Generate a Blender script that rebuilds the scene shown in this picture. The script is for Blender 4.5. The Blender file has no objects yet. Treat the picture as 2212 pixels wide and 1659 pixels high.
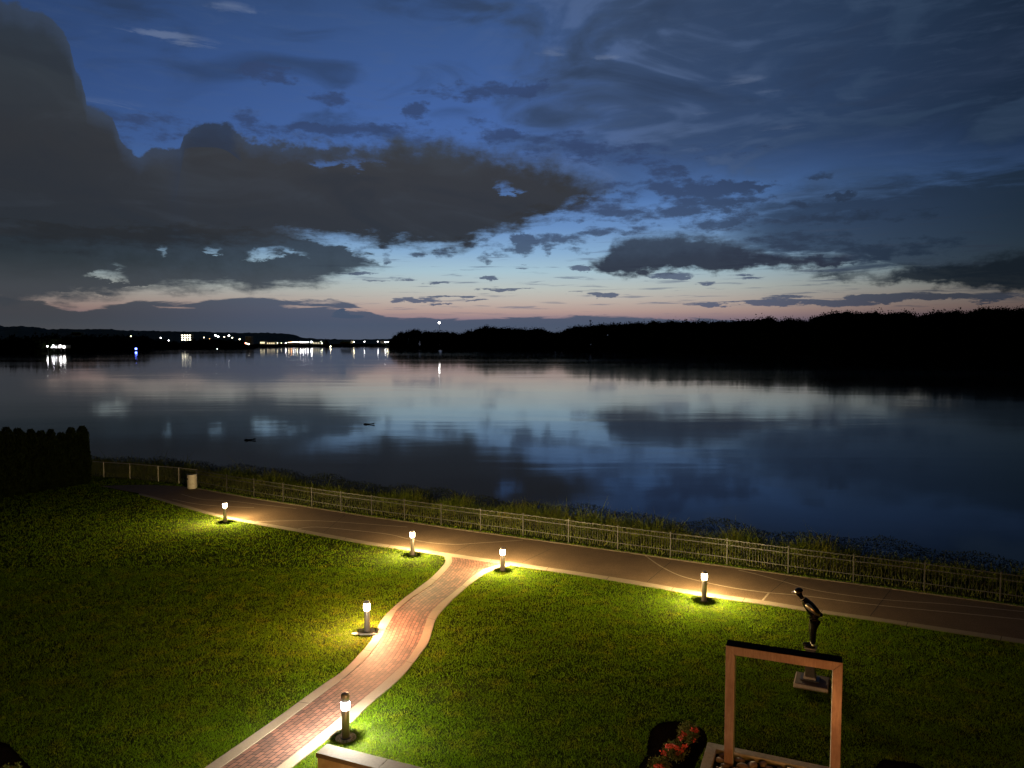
import bpy, bmesh, math, random
import numpy as np
from mathutils import Vector, Matrix, Euler
random.seed(7)
sc = bpy.context.scene
C = sc.collection

# ------------------------------------------------------------------ camera, world, exposure
EYE = 9.3                       # eye height above the lawn (second-floor balcony)
WATER = -2.5
FPX = 1600.0                    # focal length in photo units (photo 2212 x 1659 units)
PITCH = math.atan(91.5 / FPX)
cam_d = bpy.data.cameras.new('camera')
cam_d.sensor_width = 36.0
cam_d.lens = 36.0 * FPX / 2212.0
cam_d.clip_start = 0.1
cam_d.clip_end = 30000
cam = bpy.data.objects.new('camera', cam_d)
C.objects.link(cam)
cam.location = (0, 0, EYE)
cam.rotation_euler = (math.pi / 2 - PITCH, 0, 0)
sc.camera = cam
sc.view_settings.view_transform = 'Standard'
sc.view_settings.look = 'None'
sc.view_settings.exposure = 0
sc.view_settings.gamma = 1
sc.render.engine = 'CYCLES'
sc.cycles.use_denoising = True
sc.cycles.max_bounces = 5
sc.cycles.transparent_max_bounces = 12
sc.cycles.sample_clamp_indirect = 3.0
sc.cycles.use_light_tree = True

def ray(x, y):
    """direction in the world of a point of the photo (2212 x 1659 units)"""
    a, b = (x - 1106.0) / FPX, (829.5 - y) / FPX
    c, s = math.cos(PITCH), math.sin(PITCH)
    return (a, c + b * s, -s + b * c)

def at(x, y, z=0.0):
    d = ray(x, y)
    t = (z - EYE) / d[2]
    return Vector((d[0] * t, d[1] * t, z))

def at_depth(x, y, Y):
    d = ray(x, y)
    t = Y / d[1]
    return Vector((d[0] * t, Y, EYE + d[2] * t))

def lin(h, k=1.0):
    h = h.lstrip('#')
    out = []
    for i in (0, 2, 4):
        v = int(h[i:i + 2], 16) / 255.0
        out.append((v / 12.92 if v <= 0.04045 else ((v + 0.055) / 1.055) ** 2.4) * k)
    return (out[0], out[1], out[2], 1.0)

def angles(x, y):
    """azimuth and elevation in milli-units (radians x 1600) of a point of the photo"""
    d = ray(x, y)
    n = math.sqrt(d[0] ** 2 + d[1] ** 2 + d[2] ** 2)
    return math.atan2(d[0], d[1]) * 1600, math.asin(d[2] / n) * 1600

# ------------------------------------------------------------------ small node-expression helper
class NX:
    def __init__(self, nt): self.nt = nt
    def put(self, sock, v):
        if hasattr(v, 'is_linked') or hasattr(v, 'links'): self.nt.links.new(v, sock)
        else: sock.default_value = v
    def m(self, op, *a, clamp=False):
        n = self.nt.nodes.new('ShaderNodeMath'); n.operation = op; n.use_clamp = clamp
        for i, v in enumerate(a): self.put(n.inputs[i], v)
        return n.outputs[0]
    def v(self, op, *a):
        n = self.nt.nodes.new('ShaderNodeVectorMath'); n.operation = op
        for i, v in enumerate(a): self.put(n.inputs[i], v)
        return n.outputs[1] if op in ('DOT_PRODUCT', 'LENGTH', 'DISTANCE') else n.outputs[0]
    def xyz(self, x, y, z=0.0):
        n = self.nt.nodes.new('ShaderNodeCombineXYZ')
        for i, v in enumerate((x, y, z)): self.put(n.inputs[i], v)
        return n.outputs[0]
    def sep(self, v):
        n = self.nt.nodes.new('ShaderNodeSeparateXYZ'); self.nt.links.new(v, n.inputs[0])
        return n.outputs
    def noise(self, vec, scale, detail=4, rough=0.55, dist=0.0):
        n = self.nt.nodes.new('ShaderNodeTexNoise'); n.noise_dimensions = '3D'
        self.nt.links.new(vec, n.inputs['Vector'])
        n.inputs['Scale'].default_value = scale; n.inputs['Detail'].default_value = detail
        n.inputs['Roughness'].default_value = rough; n.inputs['Distortion'].default_value = dist
        return n.outputs[0]
    def step(self, v, a, b):
        n = self.nt.nodes.new('ShaderNodeMapRange'); n.interpolation_type = 'SMOOTHSTEP'
        self.put(n.inputs['Value'], v)
        self.put(n.inputs['From Min'], a); self.put(n.inputs['From Max'], b)
        return n.outputs[0]
    def mix(self, f, a, b, mode='MIX'):
        n = self.nt.nodes.new('ShaderNodeMix'); n.data_type = 'RGBA'; n.blend_type = mode
        self.put(n.inputs[0], f); self.put(n.inputs[6], a); self.put(n.inputs[7], b)
        return n.outputs[2]
    def ramp(self, f, stops, mode='LINEAR'):
        n = self.nt.nodes.new('ShaderNodeValToRGB'); cr = n.color_ramp; cr.interpolation = mode
        self.nt.links.new(f, n.inputs[0])
        while len(cr.elements) < len(stops): cr.elements.new(0.5)
        for e, (p, c) in zip(cr.elements, stops): e.position = p
        for e, (p, c) in zip(cr.elements, stops): e.position = p; e.color = c
        return n.outputs[0]
    def curve(self, f, pts, vector=False):
        n = self.nt.nodes.new('ShaderNodeFloatCurve')
        c = n.mapping.curves[0]
        n.mapping.use_clip = False
        c.points[0].location = pts[0]; c.points[1].location = pts[-1]
        for p in pts[1:-1]: c.points.new(*p)
        if vector:
            for p in c.points: p.handle_type = 'VECTOR'
        n.mapping.update()
        self.nt.links.new(f, n.inputs['Value'])
        return n.outputs[0]

# ------------------------------------------------------------------ dusk sky with clouds (world)
w = bpy.data.worlds.new('World'); sc.world = w; w.use_nodes = True
w.cycles.sampling_method = 'MANUAL'; w.cycles.sample_map_resolution = 512
nt = w.node_tree
for n in list(nt.nodes): nt.nodes.remove(n)
g = NX(nt)
tc = nt.nodes.new('ShaderNodeTexCoord')
D = g.v('NORMALIZE', tc.outputs['Generated'])
dx, dy, dz = g.sep(D)
az0 = g.m('MULTIPLY', g.m('ARCTAN2', dx, dy), 1600.0)
el0 = g.m('MULTIPLY', g.m('ARCSINE', dz), 1600.0)
P0 = g.xyz(az0, el0)
# turbulence fields
def fld(v): return g.m('MULTIPLY', g.m('SUBTRACT', v, 0.5), 2.3)
tA = fld(g.noise(g.v('MULTIPLY', P0, (0.016, 0.040, 1)), 1.0, 6, 0.66))
tB = fld(g.noise(g.v('ADD', g.v('MULTIPLY', P0, (0.009, 0.055, 1)), (31.0, 7.0, 3.0)), 1.0, 6, 0.64, 0.5))
tC = fld(g.noise(g.v('ADD', g.v('MULTIPLY', P0, (0.022, 0.030, 1)), (3.0, 57.0, 9.0)), 1.0, 6, 0.6))
tS = g.m('SUBTRACT', g.noise(g.v('ADD', g.v('MULTIPLY', P0, (0.0035, 0.011, 1)), (13.0, 17.0, 5.0)), 1.0, 5, 0.5, 1.2), 0.5)
tD = fld(g.noise(g.v('ADD', g.v('MULTIPLY', P0, (0.03, 0.06, 1)), (71.0, 7.0, 19.0)), 1.0, 4, 0.6))
azw = g.m('MULTIPLY_ADD', tD, 26.0, az0)
AZ = g.m('MULTIPLY_ADD', az0, 1 / 2100.0, 0.5)

def edge(pts, vector=False, dy=0):
    q = []
    for x, y in pts:
        a, e = angles(x, y + dy)
        q.append((a / 2100.0 + 0.5, (e + 100) / 1000.0))
    if q[0][0] > 0.001: q.insert(0, (0.0, q[0][1]))
    q.append((1.0, q[-1][1]))
    return g.m('MULTIPLY_ADD', g.curve(AZ, q, vector), 1000.0, -100.0)

def blobs(lst, el=None):
    """each (x, y, half-width, half-height, weight) in photo units -> soft ellipses summed over the sky"""
    acc = None
    P = g.xyz(azw, el) if el is not None else P0
    for x, y, a, b, wt in lst:
        ax, ey = angles(x, y)
        v = g.v('MULTIPLY_ADD', P, (1.0 / a, 1.0 / b, 0), (-ax / a, -ey / b, 0))
        d = g.m('SUBTRACT', 1.0, g.v('DOT_PRODUCT', v, v))
        d = g.m('MAXIMUM', d, 0.0)
        acc = g.m('MULTIPLY', d, wt) if acc is None else g.m('MULTIPLY_ADD', d, wt, acc)
    return acc

# clear sky: by elevation
f = g.m('MULTIPLY', el0, 1 / 1000.0, clamp=True)
col = g.ramp(f, [(0.0, lin('#46526a')), (0.035, lin('#56607a')), (0.05, lin('#957f87')), (0.064, lin('#b39891')),
                 (0.085, lin('#bcafa6')), (0.112, lin('#b9bfba')), (0.15, lin('#a6c2cf')), (0.19, lin('#88add0')),
                 (0.24, lin('#6a90c2')), (0.30, lin('#567db8')), (0.38, lin('#4a6caa')), (0.48, lin('#42629e')),
                 (0.60, lin('#3b588c')), (0.72, lin('#344c75')), (1.0, lin('#22324e'))])
# the physical sky below the horizon-sun adds a faint dusk tint
sky = nt.nodes.new('ShaderNodeTexSky'); sky.sky_type = 'NISHITA'; sky.sun_disc = False
sky.sun_elevation = math.radians(-3.0); sky.sun_rotation = math.radians(2.0)
col = g.mix(1.0, col, g.mix(1.0, sky.outputs[0], (0.004, 0.004, 0.004, 1), 'MULTIPLY'), 'ADD')
# dimmer to both sides
dim = g.curve(AZ, [(0.0, 0.52), (0.12, 0.64), (0.28, 0.85), (0.42, 1.0), (0.55, 1.0), (0.68, 0.88), (0.80, 0.62), (0.90, 0.38), (1.0, 0.22)])
col = g.mix(1.0, col, g.xyz(dim, dim, dim), 'MULTIPLY')
# high soft veils over the right and the top
va = g.m('MULTIPLY_ADD', tS, 700.0, az0)
vm = g.m('MULTIPLY', g.step(va, -110.0, 260.0), g.step(g.m('MULTIPLY_ADD', tS, -260.0, el0), 230.0, 430.0))
col = g.mix(g.m('MULTIPLY', vm, 0.80), col, g.ramp(g.m('MULTIPLY_ADD', az0, 1 / 1000.0, 0.0, clamp=True),
        [(0.0, lin('#42536e')), (0.3, lin('#36465f')), (0.6, lin('#2b3c54')), (1.0, lin('#16222f'))]))
sm = g.step(tB, -0.1, 0.5)
col = g.mix(g.m('MULTIPLY', g.m('MULTIPLY', sm, g.step(el0, 200.0, 420.0)), 0.13), col, lin('#50627e'))
sm2 = g.step(tS, -0.04, 0.22)
col = g.mix(g.m('MULTIPLY', g.m('MULTIPLY', sm2, g.step(el0, 260.0, 460.0)), 0.6), col, lin('#2a3850'))
sm3 = g.m('MULTIPLY', g.step(tS, -0.02, -0.15), g.step(az0, -150.0, 150.0))
col = g.mix(g.m('MULTIPLY', g.m('MULTIPLY', sm3, g.step(el0, 200.0, 330.0)), 0.45), col, g.mix(g.step(az0, 200.0, 800.0), lin('#5a6f96'), lin('#33465f')))
# pale cirrus feathers
ci = blobs([(390, 82, 90, 13, .8), (505, 16, 60, 14, .8), (330, 70, 80, 9, .5), (1200, 108, 50, 16, .45), (1310, 122, 42, 9, .6),
            (1600, 172, 60, 13, .6), (1660, 200, 46, 9, .5), (1700, 275, 70, 9, .45), (1520, 245, 50, 6, .4), (240, 220, 90, 10, .4)], g.m('MULTIPLY_ADD', tB, 14.0, el0))
ci = g.m('MULTIPLY', g.step(g.m('MULTIPLY_ADD', tB, 0.8, ci), 0.1, 1.2), g.step(ci, 0.0, 0.5))
col = g.mix(g.m('MULTIPLY', ci, 0.42), col, lin('#7d8ba6'))
# dark soft curtain on the far right
cu = g.m('MULTIPLY', g.step(g.m('SUBTRACT', edge([(0, 800), (1500, 640), (1580, 480), (1700, 425), (1850, 405), (2000, 380), (2212, 350)]), g.m('MULTIPLY_ADD', tB, 60.0, el0)), -22.0, 40.0),
          g.step(g.m('SUBTRACT', g.m('MULTIPLY_ADD', tB, 60.0, el0), edge([(0, 640), (1500, 560), (1700, 560), (1850, 575), (2212, 610)])), -20.0, 20.0))
cu = g.m('MULTIPLY', cu, g.step(az0, 340.0, 560.0))
col = g.mix(g.m('MULTIPLY', cu, 0.86), col, g.ramp(g.m('MULTIPLY_ADD', az0, 1 / 1000.0, 0.0, clamp=True), [(0.4, lin('#33455f')), (0.7, lin('#26344a')), (1.0, lin('#18242f'))]))
# bank of slate haze sitting on the horizon
elw = g.m('MULTIPLY_ADD', tB, 13.0, el0)
t3 = edge([(0, 640), (90, 652), (150, 668), (250, 659), (300, 649), (400, 655), (470, 645), (540, 642), (640, 646), (740, 650), (765, 655), (800, 672),
           (850, 684), (1000, 687), (1200, 683), (1350, 683), (1500, 690), (1700, 692), (2000, 690), (2212, 690)])
m3 = g.step(g.m('SUBTRACT', t3, elw), -1.5, 3.5)
m3 = g.m('MULTIPLY', m3, g.m('SUBTRACT', 1.0, g.m('MULTIPLY', blobs([(770, 668, 60, 5, 1), (660, 663, 60, 4, .9), (380, 664, 40, 4, .8), (690, 652, 50, 3, .8)], elw), 1.0), clamp=True))
c3 = g.mix(g.step(az0, -950.0, -350.0), lin('#3b4046'), lin('#47546a'))
c3 = g.mix(g.step(az0, 250.0, 800.0), c3, lin('#2c3140'))
c3 = g.mix(g.m('MULTIPLY', g.step(el0, 60.0, 4.0), 0.45), c3, g.mix(g.step(az0, -950.0, -350.0), lin('#5a5756'), lin('#5b606e')))
col = g.mix(g.m('MULTIPLY', m3, 0.93), col, c3)
tw = blobs([(738, 676, 13, 11, 1.6), (752, 684, 36, 5, 1.0)], el0)
col = g.mix(g.step(tw, 0.2, 0.55), col, lin('#47546a'))
# thin dusk streaks and scraps
wp = g.m('ADD', g.m('MULTIPLY', tB, 13.0), g.m('MULTIPLY_ADD', tA, 9.0, el0))
ws = blobs([(905, 647, 62, 5, 1.1), (940, 640, 45, 4, 1), (1000, 640, 40, 4, .9), (1060, 602, 28, 5, 1), (1075, 628, 66, 5, 1.1), (950, 655, 34, 3.5, .9), (1105, 622, 60, 4, .9), (1040, 650, 36, 3, .9),
            (940, 612, 36, 5, .9), (870, 600, 40, 4, .7), (770, 590, 60, 4, .8), (800, 604, 70, 4, .6),
            (1296, 638, 42, 7, 1.1), (1245, 630, 30, 4, .7), (1455, 593, 60, 7, 1.1), (1400, 608, 22, 3, .6), (1520, 612, 25, 6, .8), (1620, 603, 38, 5, .8), (1600, 594, 40, 4, .7),
            (1540, 656, 70, 5, 1), (1660, 652, 110, 8, 1.1), (1800, 655, 120, 9, 1.1), (1950, 642, 120, 10, 1.1), (2120, 640, 110, 10, 1), (1700, 640, 60, 5, .7),
            (1250, 580, 36, 6, 1), (1130, 578, 20, 5, .7), (1870, 640, 60, 6, .7)], wp)
col = g.mix(g.m('MULTIPLY', g.m('MULTIPLY', g.step(g.m('MULTIPLY_ADD', tA, 1.4, ws), 0.20, 0.80), g.step(ws, 0.0, 0.2)), 0.88), col, g.mix(g.step(az0, 350.0, 900.0), lin('#4c5872'), lin('#2a3342')))
tE = fld(g.noise(g.v('ADD', g.v('MULTIPLY', P0, (0.007, 0.13, 1)), (5.0, 91.0, 2.0)), 1.0, 5, 0.62, 0.3))
se = g.m('MULTIPLY', g.m('MULTIPLY', g.step(tE, 0.10, 0.42), g.step(el0, 48.0, 75.0)), g.m('MULTIPLY', g.step(el0, 300.0, 140.0), g.step(az0, -560.0, -250.0)))
col = g.mix(g.m('MULTIPLY', se, 0.62), col, g.mix(g.step(az0, 350.0, 900.0), lin('#55627c'), lin('#2a3342')))
# middle-level grey scraps in the blue
sc_ = blobs([(572, 156, 66, 27, 1.05), (640, 172, 50, 14, .5), (710, 216, 52, 20, 1.05), (902, 238, 40, 22, 1.3), (905, 262, 32, 12, .7), (1050, 200, 170, 24, 1.0), (1160, 190, 80, 16, .6),
             (1075, 285, 54, 30, 1.0), (1010, 270, 40, 18, .4), (350, 268, 120, 26, .75), (300, 300, 60, 20, .6), (530, 250, 40, 14, .5), (620, 280, 150, 22, .85), (800, 285, 200, 22, .8),
             (1180, 300, 150, 24, .7), (1270, 330, 170, 30, .6),
             (1440, 372, 56, 16, .9), (1400, 395, 70, 22, .7), (1480, 400, 90, 22, .9), (1520, 435, 110, 38, 1.25), (1590, 405, 70, 16, .9), (1660, 400, 70, 10, .8), (1770, 378, 40, 12, .7), (1640, 428, 46, 16, .8),
             (1810, 425, 42, 10, 1.2), (1720, 443, 70, 10, .9), (1600, 460, 60, 20, .8), (1330, 440, 120, 26, .9), (1200, 460, 160, 20, .7), (1400, 470, 160, 18, .7),
             (1180, 515, 150, 16, .8), (1330, 500, 120, 14, .75), (1130, 525, 40, 26, 1.1), (1185, 535, 20, 16, .9), (1070, 540, 40, 20, .8), (1700, 520, 150, 22, .8), (1560, 490, 120, 20, .8),
             (1900, 540, 180, 26, .9), (1750, 470, 120, 18, .6), (1780, 565, 70, 9, .9),
             (780, 548, 24, 20, .8), (835, 552, 16, 26, .9), (900, 548, 30, 14, .8), (960, 545, 30, 18, .9), (1045, 556, 18, 16, .9), (1010, 520, 60, 16, .8), (1240, 540, 60, 10, .6),
             (1250, 400, 110, 16, .7), (1380, 350, 120, 14, .6), (1330, 320, 200, 14, .5), (1560, 330, 160, 12, .5), (1480, 545, 60, 10, .5), (1880, 470, 160, 20, .6)], g.m('MULTIPLY_ADD', tC, 26.0, el0))
am = g.step(g.m('ADD', g.m('MULTIPLY_ADD', tA, 1.5, sc_), g.m('MULTIPLY', tB, 0.7)), 0.20, 1.15)
am = g.m('MULTIPLY', am, g.step(sc_, 0.02, 0.3))
col = g.mix(g.m('MULTIPLY', am, 0.85), col, g.mix(g.step(az0, 200.0, 900.0), g.mix(g.step(el0, 150.0, 420.0), lin('#3c4960'), lin('#34456a')), lin('#202d3e')))
# lower bluish-grey bank under the great cloud, with bright holes
e2 = g.m('ADD', g.m('MULTIPLY', tA, 26.0), g.m('MULTIPLY', tB, 18.0))
el2 = g.m('ADD', el0, e2)
m2 = g.m('MULTIPLY', g.step(g.m('SUBTRACT', edge([(0, 480), (600, 500), (720, 530), (800, 556), (860, 580), (900, 600), (960, 640), (2212, 720)]), el2), -3.0, 7.0),
         g.step(g.m('SUBTRACT', el2, edge([(0, 660), (120, 650), (230, 640), (300, 628), (420, 624), (560, 622), (660, 619), (700, 612), (650, 603)][:8] + [(760, 585), (830, 574), (900, 560), (960, 520), (2212, 400)])), -14.0, 18.0))
h2 = blobs([(228, 594, 46, 9, 1.15), (250, 578, 20, 9, .7), (355, 542, 13, 14, .85), (462, 541, 24, 7, 1.0), (585, 540, 54, 15, 1.0), (560, 552, 40, 8, .8), (640, 545, 34, 8, .7), (325, 619, 60, 4, 1.0), (200, 634, 80, 4, .6)], g.m('ADD', g.m('MULTIPLY', tB, 10.0), g.m('MULTIPLY_ADD', tA, 26.0, el0)))
h2 = g.m('MULTIPLY', g.step(g.m('ADD', g.m('MULTIPLY_ADD', tA, 1.9, h2), g.m('MULTIPLY', tD, 0.9)), 0.10, 1.5), g.step(h2, 0.0, 0.8))
m2 = g.m('MULTIPLY', m2, g.m('SUBTRACT', 1.0, h2, clamp=True))
c2 = g.mix(g.step(g.m('MULTIPLY_ADD', tC, 260.0, az0), -950.0, -250.0), lin('#23292f'), lin('#37424f'))
c2 = g.mix(g.step(g.m('MULTIPLY_ADD', tS, 40.0, el0), 95.0, 170.0), g.mix(0.5, c2, lin('#4b5058')), c2)
col = g.mix(g.m('MULTIPLY', m2, 0.95), col, c2)
# centre cloud and the low cloud at right
e4 = g.m('ADD', g.m('MULTIPLY', tA, 20.0), g.m('MULTIPLY', tC, 16.0))
el4 = g.m('ADD', el0, e4)
def layer(top, bot, s0=-10.0, s1=16.0, el=None, b0=-6.0, b1=9.0):
    el = el if el is not None else el4
    return g.m('MULTIPLY', g.step(g.m('SUBTRACT', edge(top), el), s0, s1), g.step(g.m('SUBTRACT', el, edge(bot)), b0, b1))
m4 = layer([(1200, 640), (1262, 580), (1275, 563), (1308, 552), (1320, 525), (1345, 516), (1400, 508), (1480, 505), (1560, 512), (1600, 528), (1640, 541), (1760, 552), (1840, 556), (1900, 600), (2212, 700)],
           [(1200, 560), (1262, 566), (1290, 583), (1330, 596), (1400, 592), (1440, 583), (1480, 580), (1540, 588), (1600, 582), (1700, 580), (1800, 574), (1850, 560), (2212, 500)])
col = g.mix(g.m('MULTIPLY', m4, 0.96), col, g.mix(g.step(g.m('MULTIPLY_ADD', tC, 30.0, el0), 160.0, 225.0), lin('#2a3040'), lin('#3a4658')))
m5 = layer([(1600, 700), (1720, 640), (1762, 586), (1800, 584), (1850, 592), (1900, 590), (1960, 578), (2040, 566), (2212, 548)],
           [(1600, 560), (1720, 585), (1775, 602), (1830, 605), (1900, 606), (2000, 616), (2100, 622), (2212, 628)])
col = g.mix(g.m('MULTIPLY', m5, 0.95), col, g.mix(g.step(az0, 500.0, 950.0), lin('#27323f'), lin('#151d25')))
# the great cloud shelf from the left
e1 = g.m('ADD', g.m('MULTIPLY', g.m('ADD', g.m('MULTIPLY', tA, 24.0), g.m('MULTIPLY', tC, 22.0)), g.step(az0, -800.0, -300.0)), g.m('MULTIPLY_ADD', tD, 8.0, g.m('MULTIPLY', tC, 15.0)))
el1 = g.m('ADD', el0, e1)
T1 = edge([(-150, -150), (0, 4), (35, 6), (62, 24), (88, 22), (112, 40), (136, 66), (150, 92), (156, 108), (160, 150), (168, 160), (177, 172), (180, 200), (188, 224), (204, 230), (222, 236), (240, 250), (250, 266), (256, 294), (268, 308), (284, 324), (300, 336),
           (330, 316), (390, 322), (400, 282), (440, 266), (500, 270), (540, 300), (620, 306), (700, 318), (820, 318), (860, 300), (960, 302), (1010, 322), (1100, 338), (1200, 350), (1262, 384), (1310, 408), (1345, 432), (1400, 520), (2212, 700)], True)
B1 = edge([(0, 520), (300, 534), (450, 530), (600, 522), (700, 515), (760, 522), (850, 530), (960, 538), (1010, 536), (1040, 512), (1085, 506), (1150, 484), (1230, 452), (1300, 425), (1350, 405), (1400, 330), (2212, 200)])
m1 = g.m('MULTIPLY', g.step(g.m('SUBTRACT', T1, el1), g.m('MULTIPLY_ADD', g.step(az0, -700.0, 150.0), -34.0, -3.0), g.m('MULTIPLY_ADD', g.step(az0, -700.0, 150.0), 30.0, 4.0)),
         g.step(g.m('SUBTRACT', g.m('MULTIPLY_ADD', tD, 9.0, g.m('MULTIPLY_ADD', e2, 1.25, el0)), B1), -16.0, 24.0))
h1 = blobs([(1088, 404, 30, 20, .75), (1120, 412, 26, 10, .5), (780, 352, 70, 18, .6), (700, 348, 40, 10, .5), (1180, 470, 60, 8, .7)], g.m('MULTIPLY_ADD', tA, 30.0, el0))
m1 = g.m('MULTIPLY', m1, g.m('SUBTRACT', 1.0, g.m('MULTIPLY', g.m('MULTIPLY', g.step(g.m('MULTIPLY_ADD', tA, 1.6, h1), 0.25, 1.0), g.step(h1, 0.0, 0.35)), 0.75), clamp=True))
c1 = g.ramp(g.m('MULTIPLY_ADD', g.m('MULTIPLY_ADD', tC, 22.0, el0), 1 / 700.0, -0.25, clamp=True),
            [(0.0, lin('#292d33')), (0.10, lin('#303236')), (0.26, lin('#37383a')), (0.42, lin('#3a4046')), (0.6, lin('#2f3b4b')), (0.85, lin('#26344a')), (1.0, lin('#2b3a52'))])
c1 = g.mix(g.step(az0, -950.0, -500.0), g.mix(0.35, c1, lin('#1f2428')), c1)
c1 = g.mix(g.m('MULTIPLY', g.step(tS, 0.0, 0.2), 0.20), c1, lin('#454d58'))
c1 = g.mix(g.m('MULTIPLY', g.step(tS, 0.0, -0.16), 0.3), c1, lin('#262b32'))
c1 = g.mix(g.m('MULTIPLY', g.step(g.m('SUBTRACT', T1, el1), 46.0, 0.0), 0.55), c1, lin('#3d4b63'))
# folded bulge with its own shaded rim
fold = g.m('MULTIPLY', g.step(g.m('SUBTRACT', edge([(0, 700), (385, 420), (400, 322), (440, 318), (480, 322), (510, 340), (530, 360), (560, 700)]), el0), -1.5, 1.5), g.step(az0, -720.0, -640.0))
rim = g.m('MULTIPLY', g.m('MULTIPLY', g.m('SUBTRACT', 1.0, fold), g.step(g.m('MULTIPLY_ADD', tC, 20.0, az0), -552.0, -570.0)), g.step(az0, -700.0, -620.0))
c1 = g.mix(g.m('MULTIPLY', rim, 0.55), c1, lin('#27344c'))
col = g.mix(g.m('MULTIPLY', m1, 0.97), col, c1)
# nothing but dim haze below the horizon
col = g.mix(g.step(el0, -2.0, -60.0), col, lin('#20262e'))
bg = nt.nodes.new('ShaderNodeBackground'); bg.inputs['Strength'].default_value = 1.0
nt.links.new(col, bg.inputs['Color'])
wo = nt.nodes.new('ShaderNodeOutputWorld'); nt.links.new(bg.outputs[0], wo.inputs[0])

# ------------------------------------------------------------------ helpers: properties, meshes, materials
def tag(o, label=None, cat=None, group=None, kind=None):
    if label: o['label'] = label
    if cat: o['category'] = cat
    if group: o['group'] = group
    if kind: o['kind'] = kind
    return o

def empty(name, loc=(0, 0, 0), rz=0.0):
    o = bpy.data.objects.new(name, None); C.objects.link(o)
    o.location = loc; o.rotation_euler = (0, 0, rz); o.empty_display_size = 0.2
    return o

def link(name, me, mat=None, parent=None, smooth=False):
    if mat: me.materials.append(mat)
    if smooth:
        for p in me.polygons: p.use_smooth = True
    o = bpy.data.objects.new(name, me); C.objects.link(o)
    if parent: o.parent = parent
    return o

class MB:
    """collects solids into one mesh"""
    def __init__(self): self.v, self.f = [], []
    def add(self, vs, fs):
        k = len(self.v); self.v += [tuple(p) for p in vs]; self.f += [tuple(i + k for i in q) for q in fs]
    def box(self, c, s, rz=0.0, rx=0.0, bev=0.0):
        bm = bmesh.new(); bmesh.ops.create_cube(bm, size=1)
        bmesh.ops.scale(bm, vec=s, verts=bm.verts)
        if bev: bmesh.ops.bevel(bm, geom=bm.edges[:], offset=bev, segments=2, affect='EDGES', profile=0.5)
        M = Matrix.Translation(c) @ Matrix.Rotation(rz, 4, 'Z') @ Matrix.Rotation(rx, 4, 'X')
        bmesh.ops.transform(bm, matrix=M, verts=bm.verts)
        self.bm(bm); return self
    def bm(self, bm):
        bm.verts.index_update()
        self.add([v.co for v in bm.verts], [[v.index for v in f.verts] for f in bm.faces]); bm.free()
    def lathe(self, prof, n=24, c=(0, 0, 0), cap=True):
        vs, fs = [], []
        for r, z in prof:
            for i in range(n):
                a = 2 * math.pi * i / n
                vs.append((c[0] + r * math.cos(a), c[1] + r * math.sin(a), c[2] + z))
        for k in range(len(prof) - 1):
            for i in range(n):
                j = (i + 1) % n
                fs.append((k * n + i, k * n + j, (k + 1) * n + j, (k + 1) * n + i))
        if cap:
            fs.append(tuple(reversed(range(n)))); fs.append(tuple((len(prof) - 1) * n + i for i in range(n)))
        self.add(vs, fs); return self
    def rod(self, a, b, r, n=8, r2=None):
        a, b = Vector(a), Vector(b); d = (b - a); q = d.to_track_quat('Z', 'Y'); r2 = r if r2 is None else r2
        vs = [a + q @ Vector((r * math.cos(2 * math.pi * i / n), r * math.sin(2 * math.pi * i / n), 0)) for i in range(n)]
        vs += [b + q @ Vector((r2 * math.cos(2 * math.pi * i / n), r2 * math.sin(2 * math.pi * i / n), 0)) for i in range(n)]
        fs = [(i, (i + 1) % n, n + (i + 1) % n, n + i) for i in range(n)] + [tuple(reversed(range(n))), tuple(range(n, 2 * n))]
        self.add(vs, fs); return self
    def bar(self, a, b, w, h, up=(0, 0, 1)):
        a, b = Vector(a), Vector(b); d = (b - a).normalized(); s = d.cross(Vector(up)).normalized(); u = s.cross(d)
        vs = [p + s * (w / 2 * i) + u * (h / 2 * j) for p in (a, b) for i, j in ((-1, -1), (1, -1), (1, 1), (-1, 1))]
        fs = [(0, 1, 5, 4), (1, 2, 6, 5), (2, 3, 7, 6), (3, 0, 4, 7), (3, 2, 1, 0), (4, 5, 6, 7)]
        self.add(vs, fs); return self
    def build(self, name, mat, parent=None, smooth=False, loc=None):
        me = bpy.data.meshes.new(name); me.from_pydata(self.v, [], self.f); me.update()
        o = link(name, me, mat, parent, smooth)
        if loc: o.location = loc
        return o

def np_mesh(name, verts, nper, mat, parent=None):
    """verts (n*nper, 3): n separate faces with nper corners"""
    verts = np.asarray(verts, dtype=np.float32).reshape(-1, 3); n = len(verts) // nper
    me = bpy.data.meshes.new(name)
    me.vertices.add(len(verts)); me.vertices.foreach_set('co', verts.ravel())
    me.loops.add(n * nper); me.loops.foreach_set('vertex_index', np.arange(n * nper, dtype=np.int32))
    me.polygons.add(n)
    me.polygons.foreach_set('loop_start', np.arange(0, n * nper, nper, dtype=np.int32))
    me.update(calc_edges=True)
    return link(name, me, mat, parent)

def mat_new(name, base=(0.2, 0.2, 0.2), rough=0.6, metal=0.0, spec=None, build=None):
    m = bpy.data.materials.new(name); m.use_nodes = True
    t = m.node_tree; b = t.nodes['Principled BSDF']
    b.inputs['Base Color'].default_value = (*base[:3], 1); b.inputs['Roughness'].default_value = rough
    b.inputs['Metallic'].default_value = metal
    if spec is not None: b.inputs['Specular IOR Level'].default_value = spec
    if build: build(NX(t), t, b)
    return m

def bump(x, t, b, h, strength=0.3, dist=0.02):
    n = t.nodes.new('ShaderNodeBump'); n.inputs['Strength'].default_value = strength; n.inputs['Distance'].default_value = dist
    t.links.new(h, n.inputs['Height']); t.links.new(n.outputs[0], b.inputs['Normal'])

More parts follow.
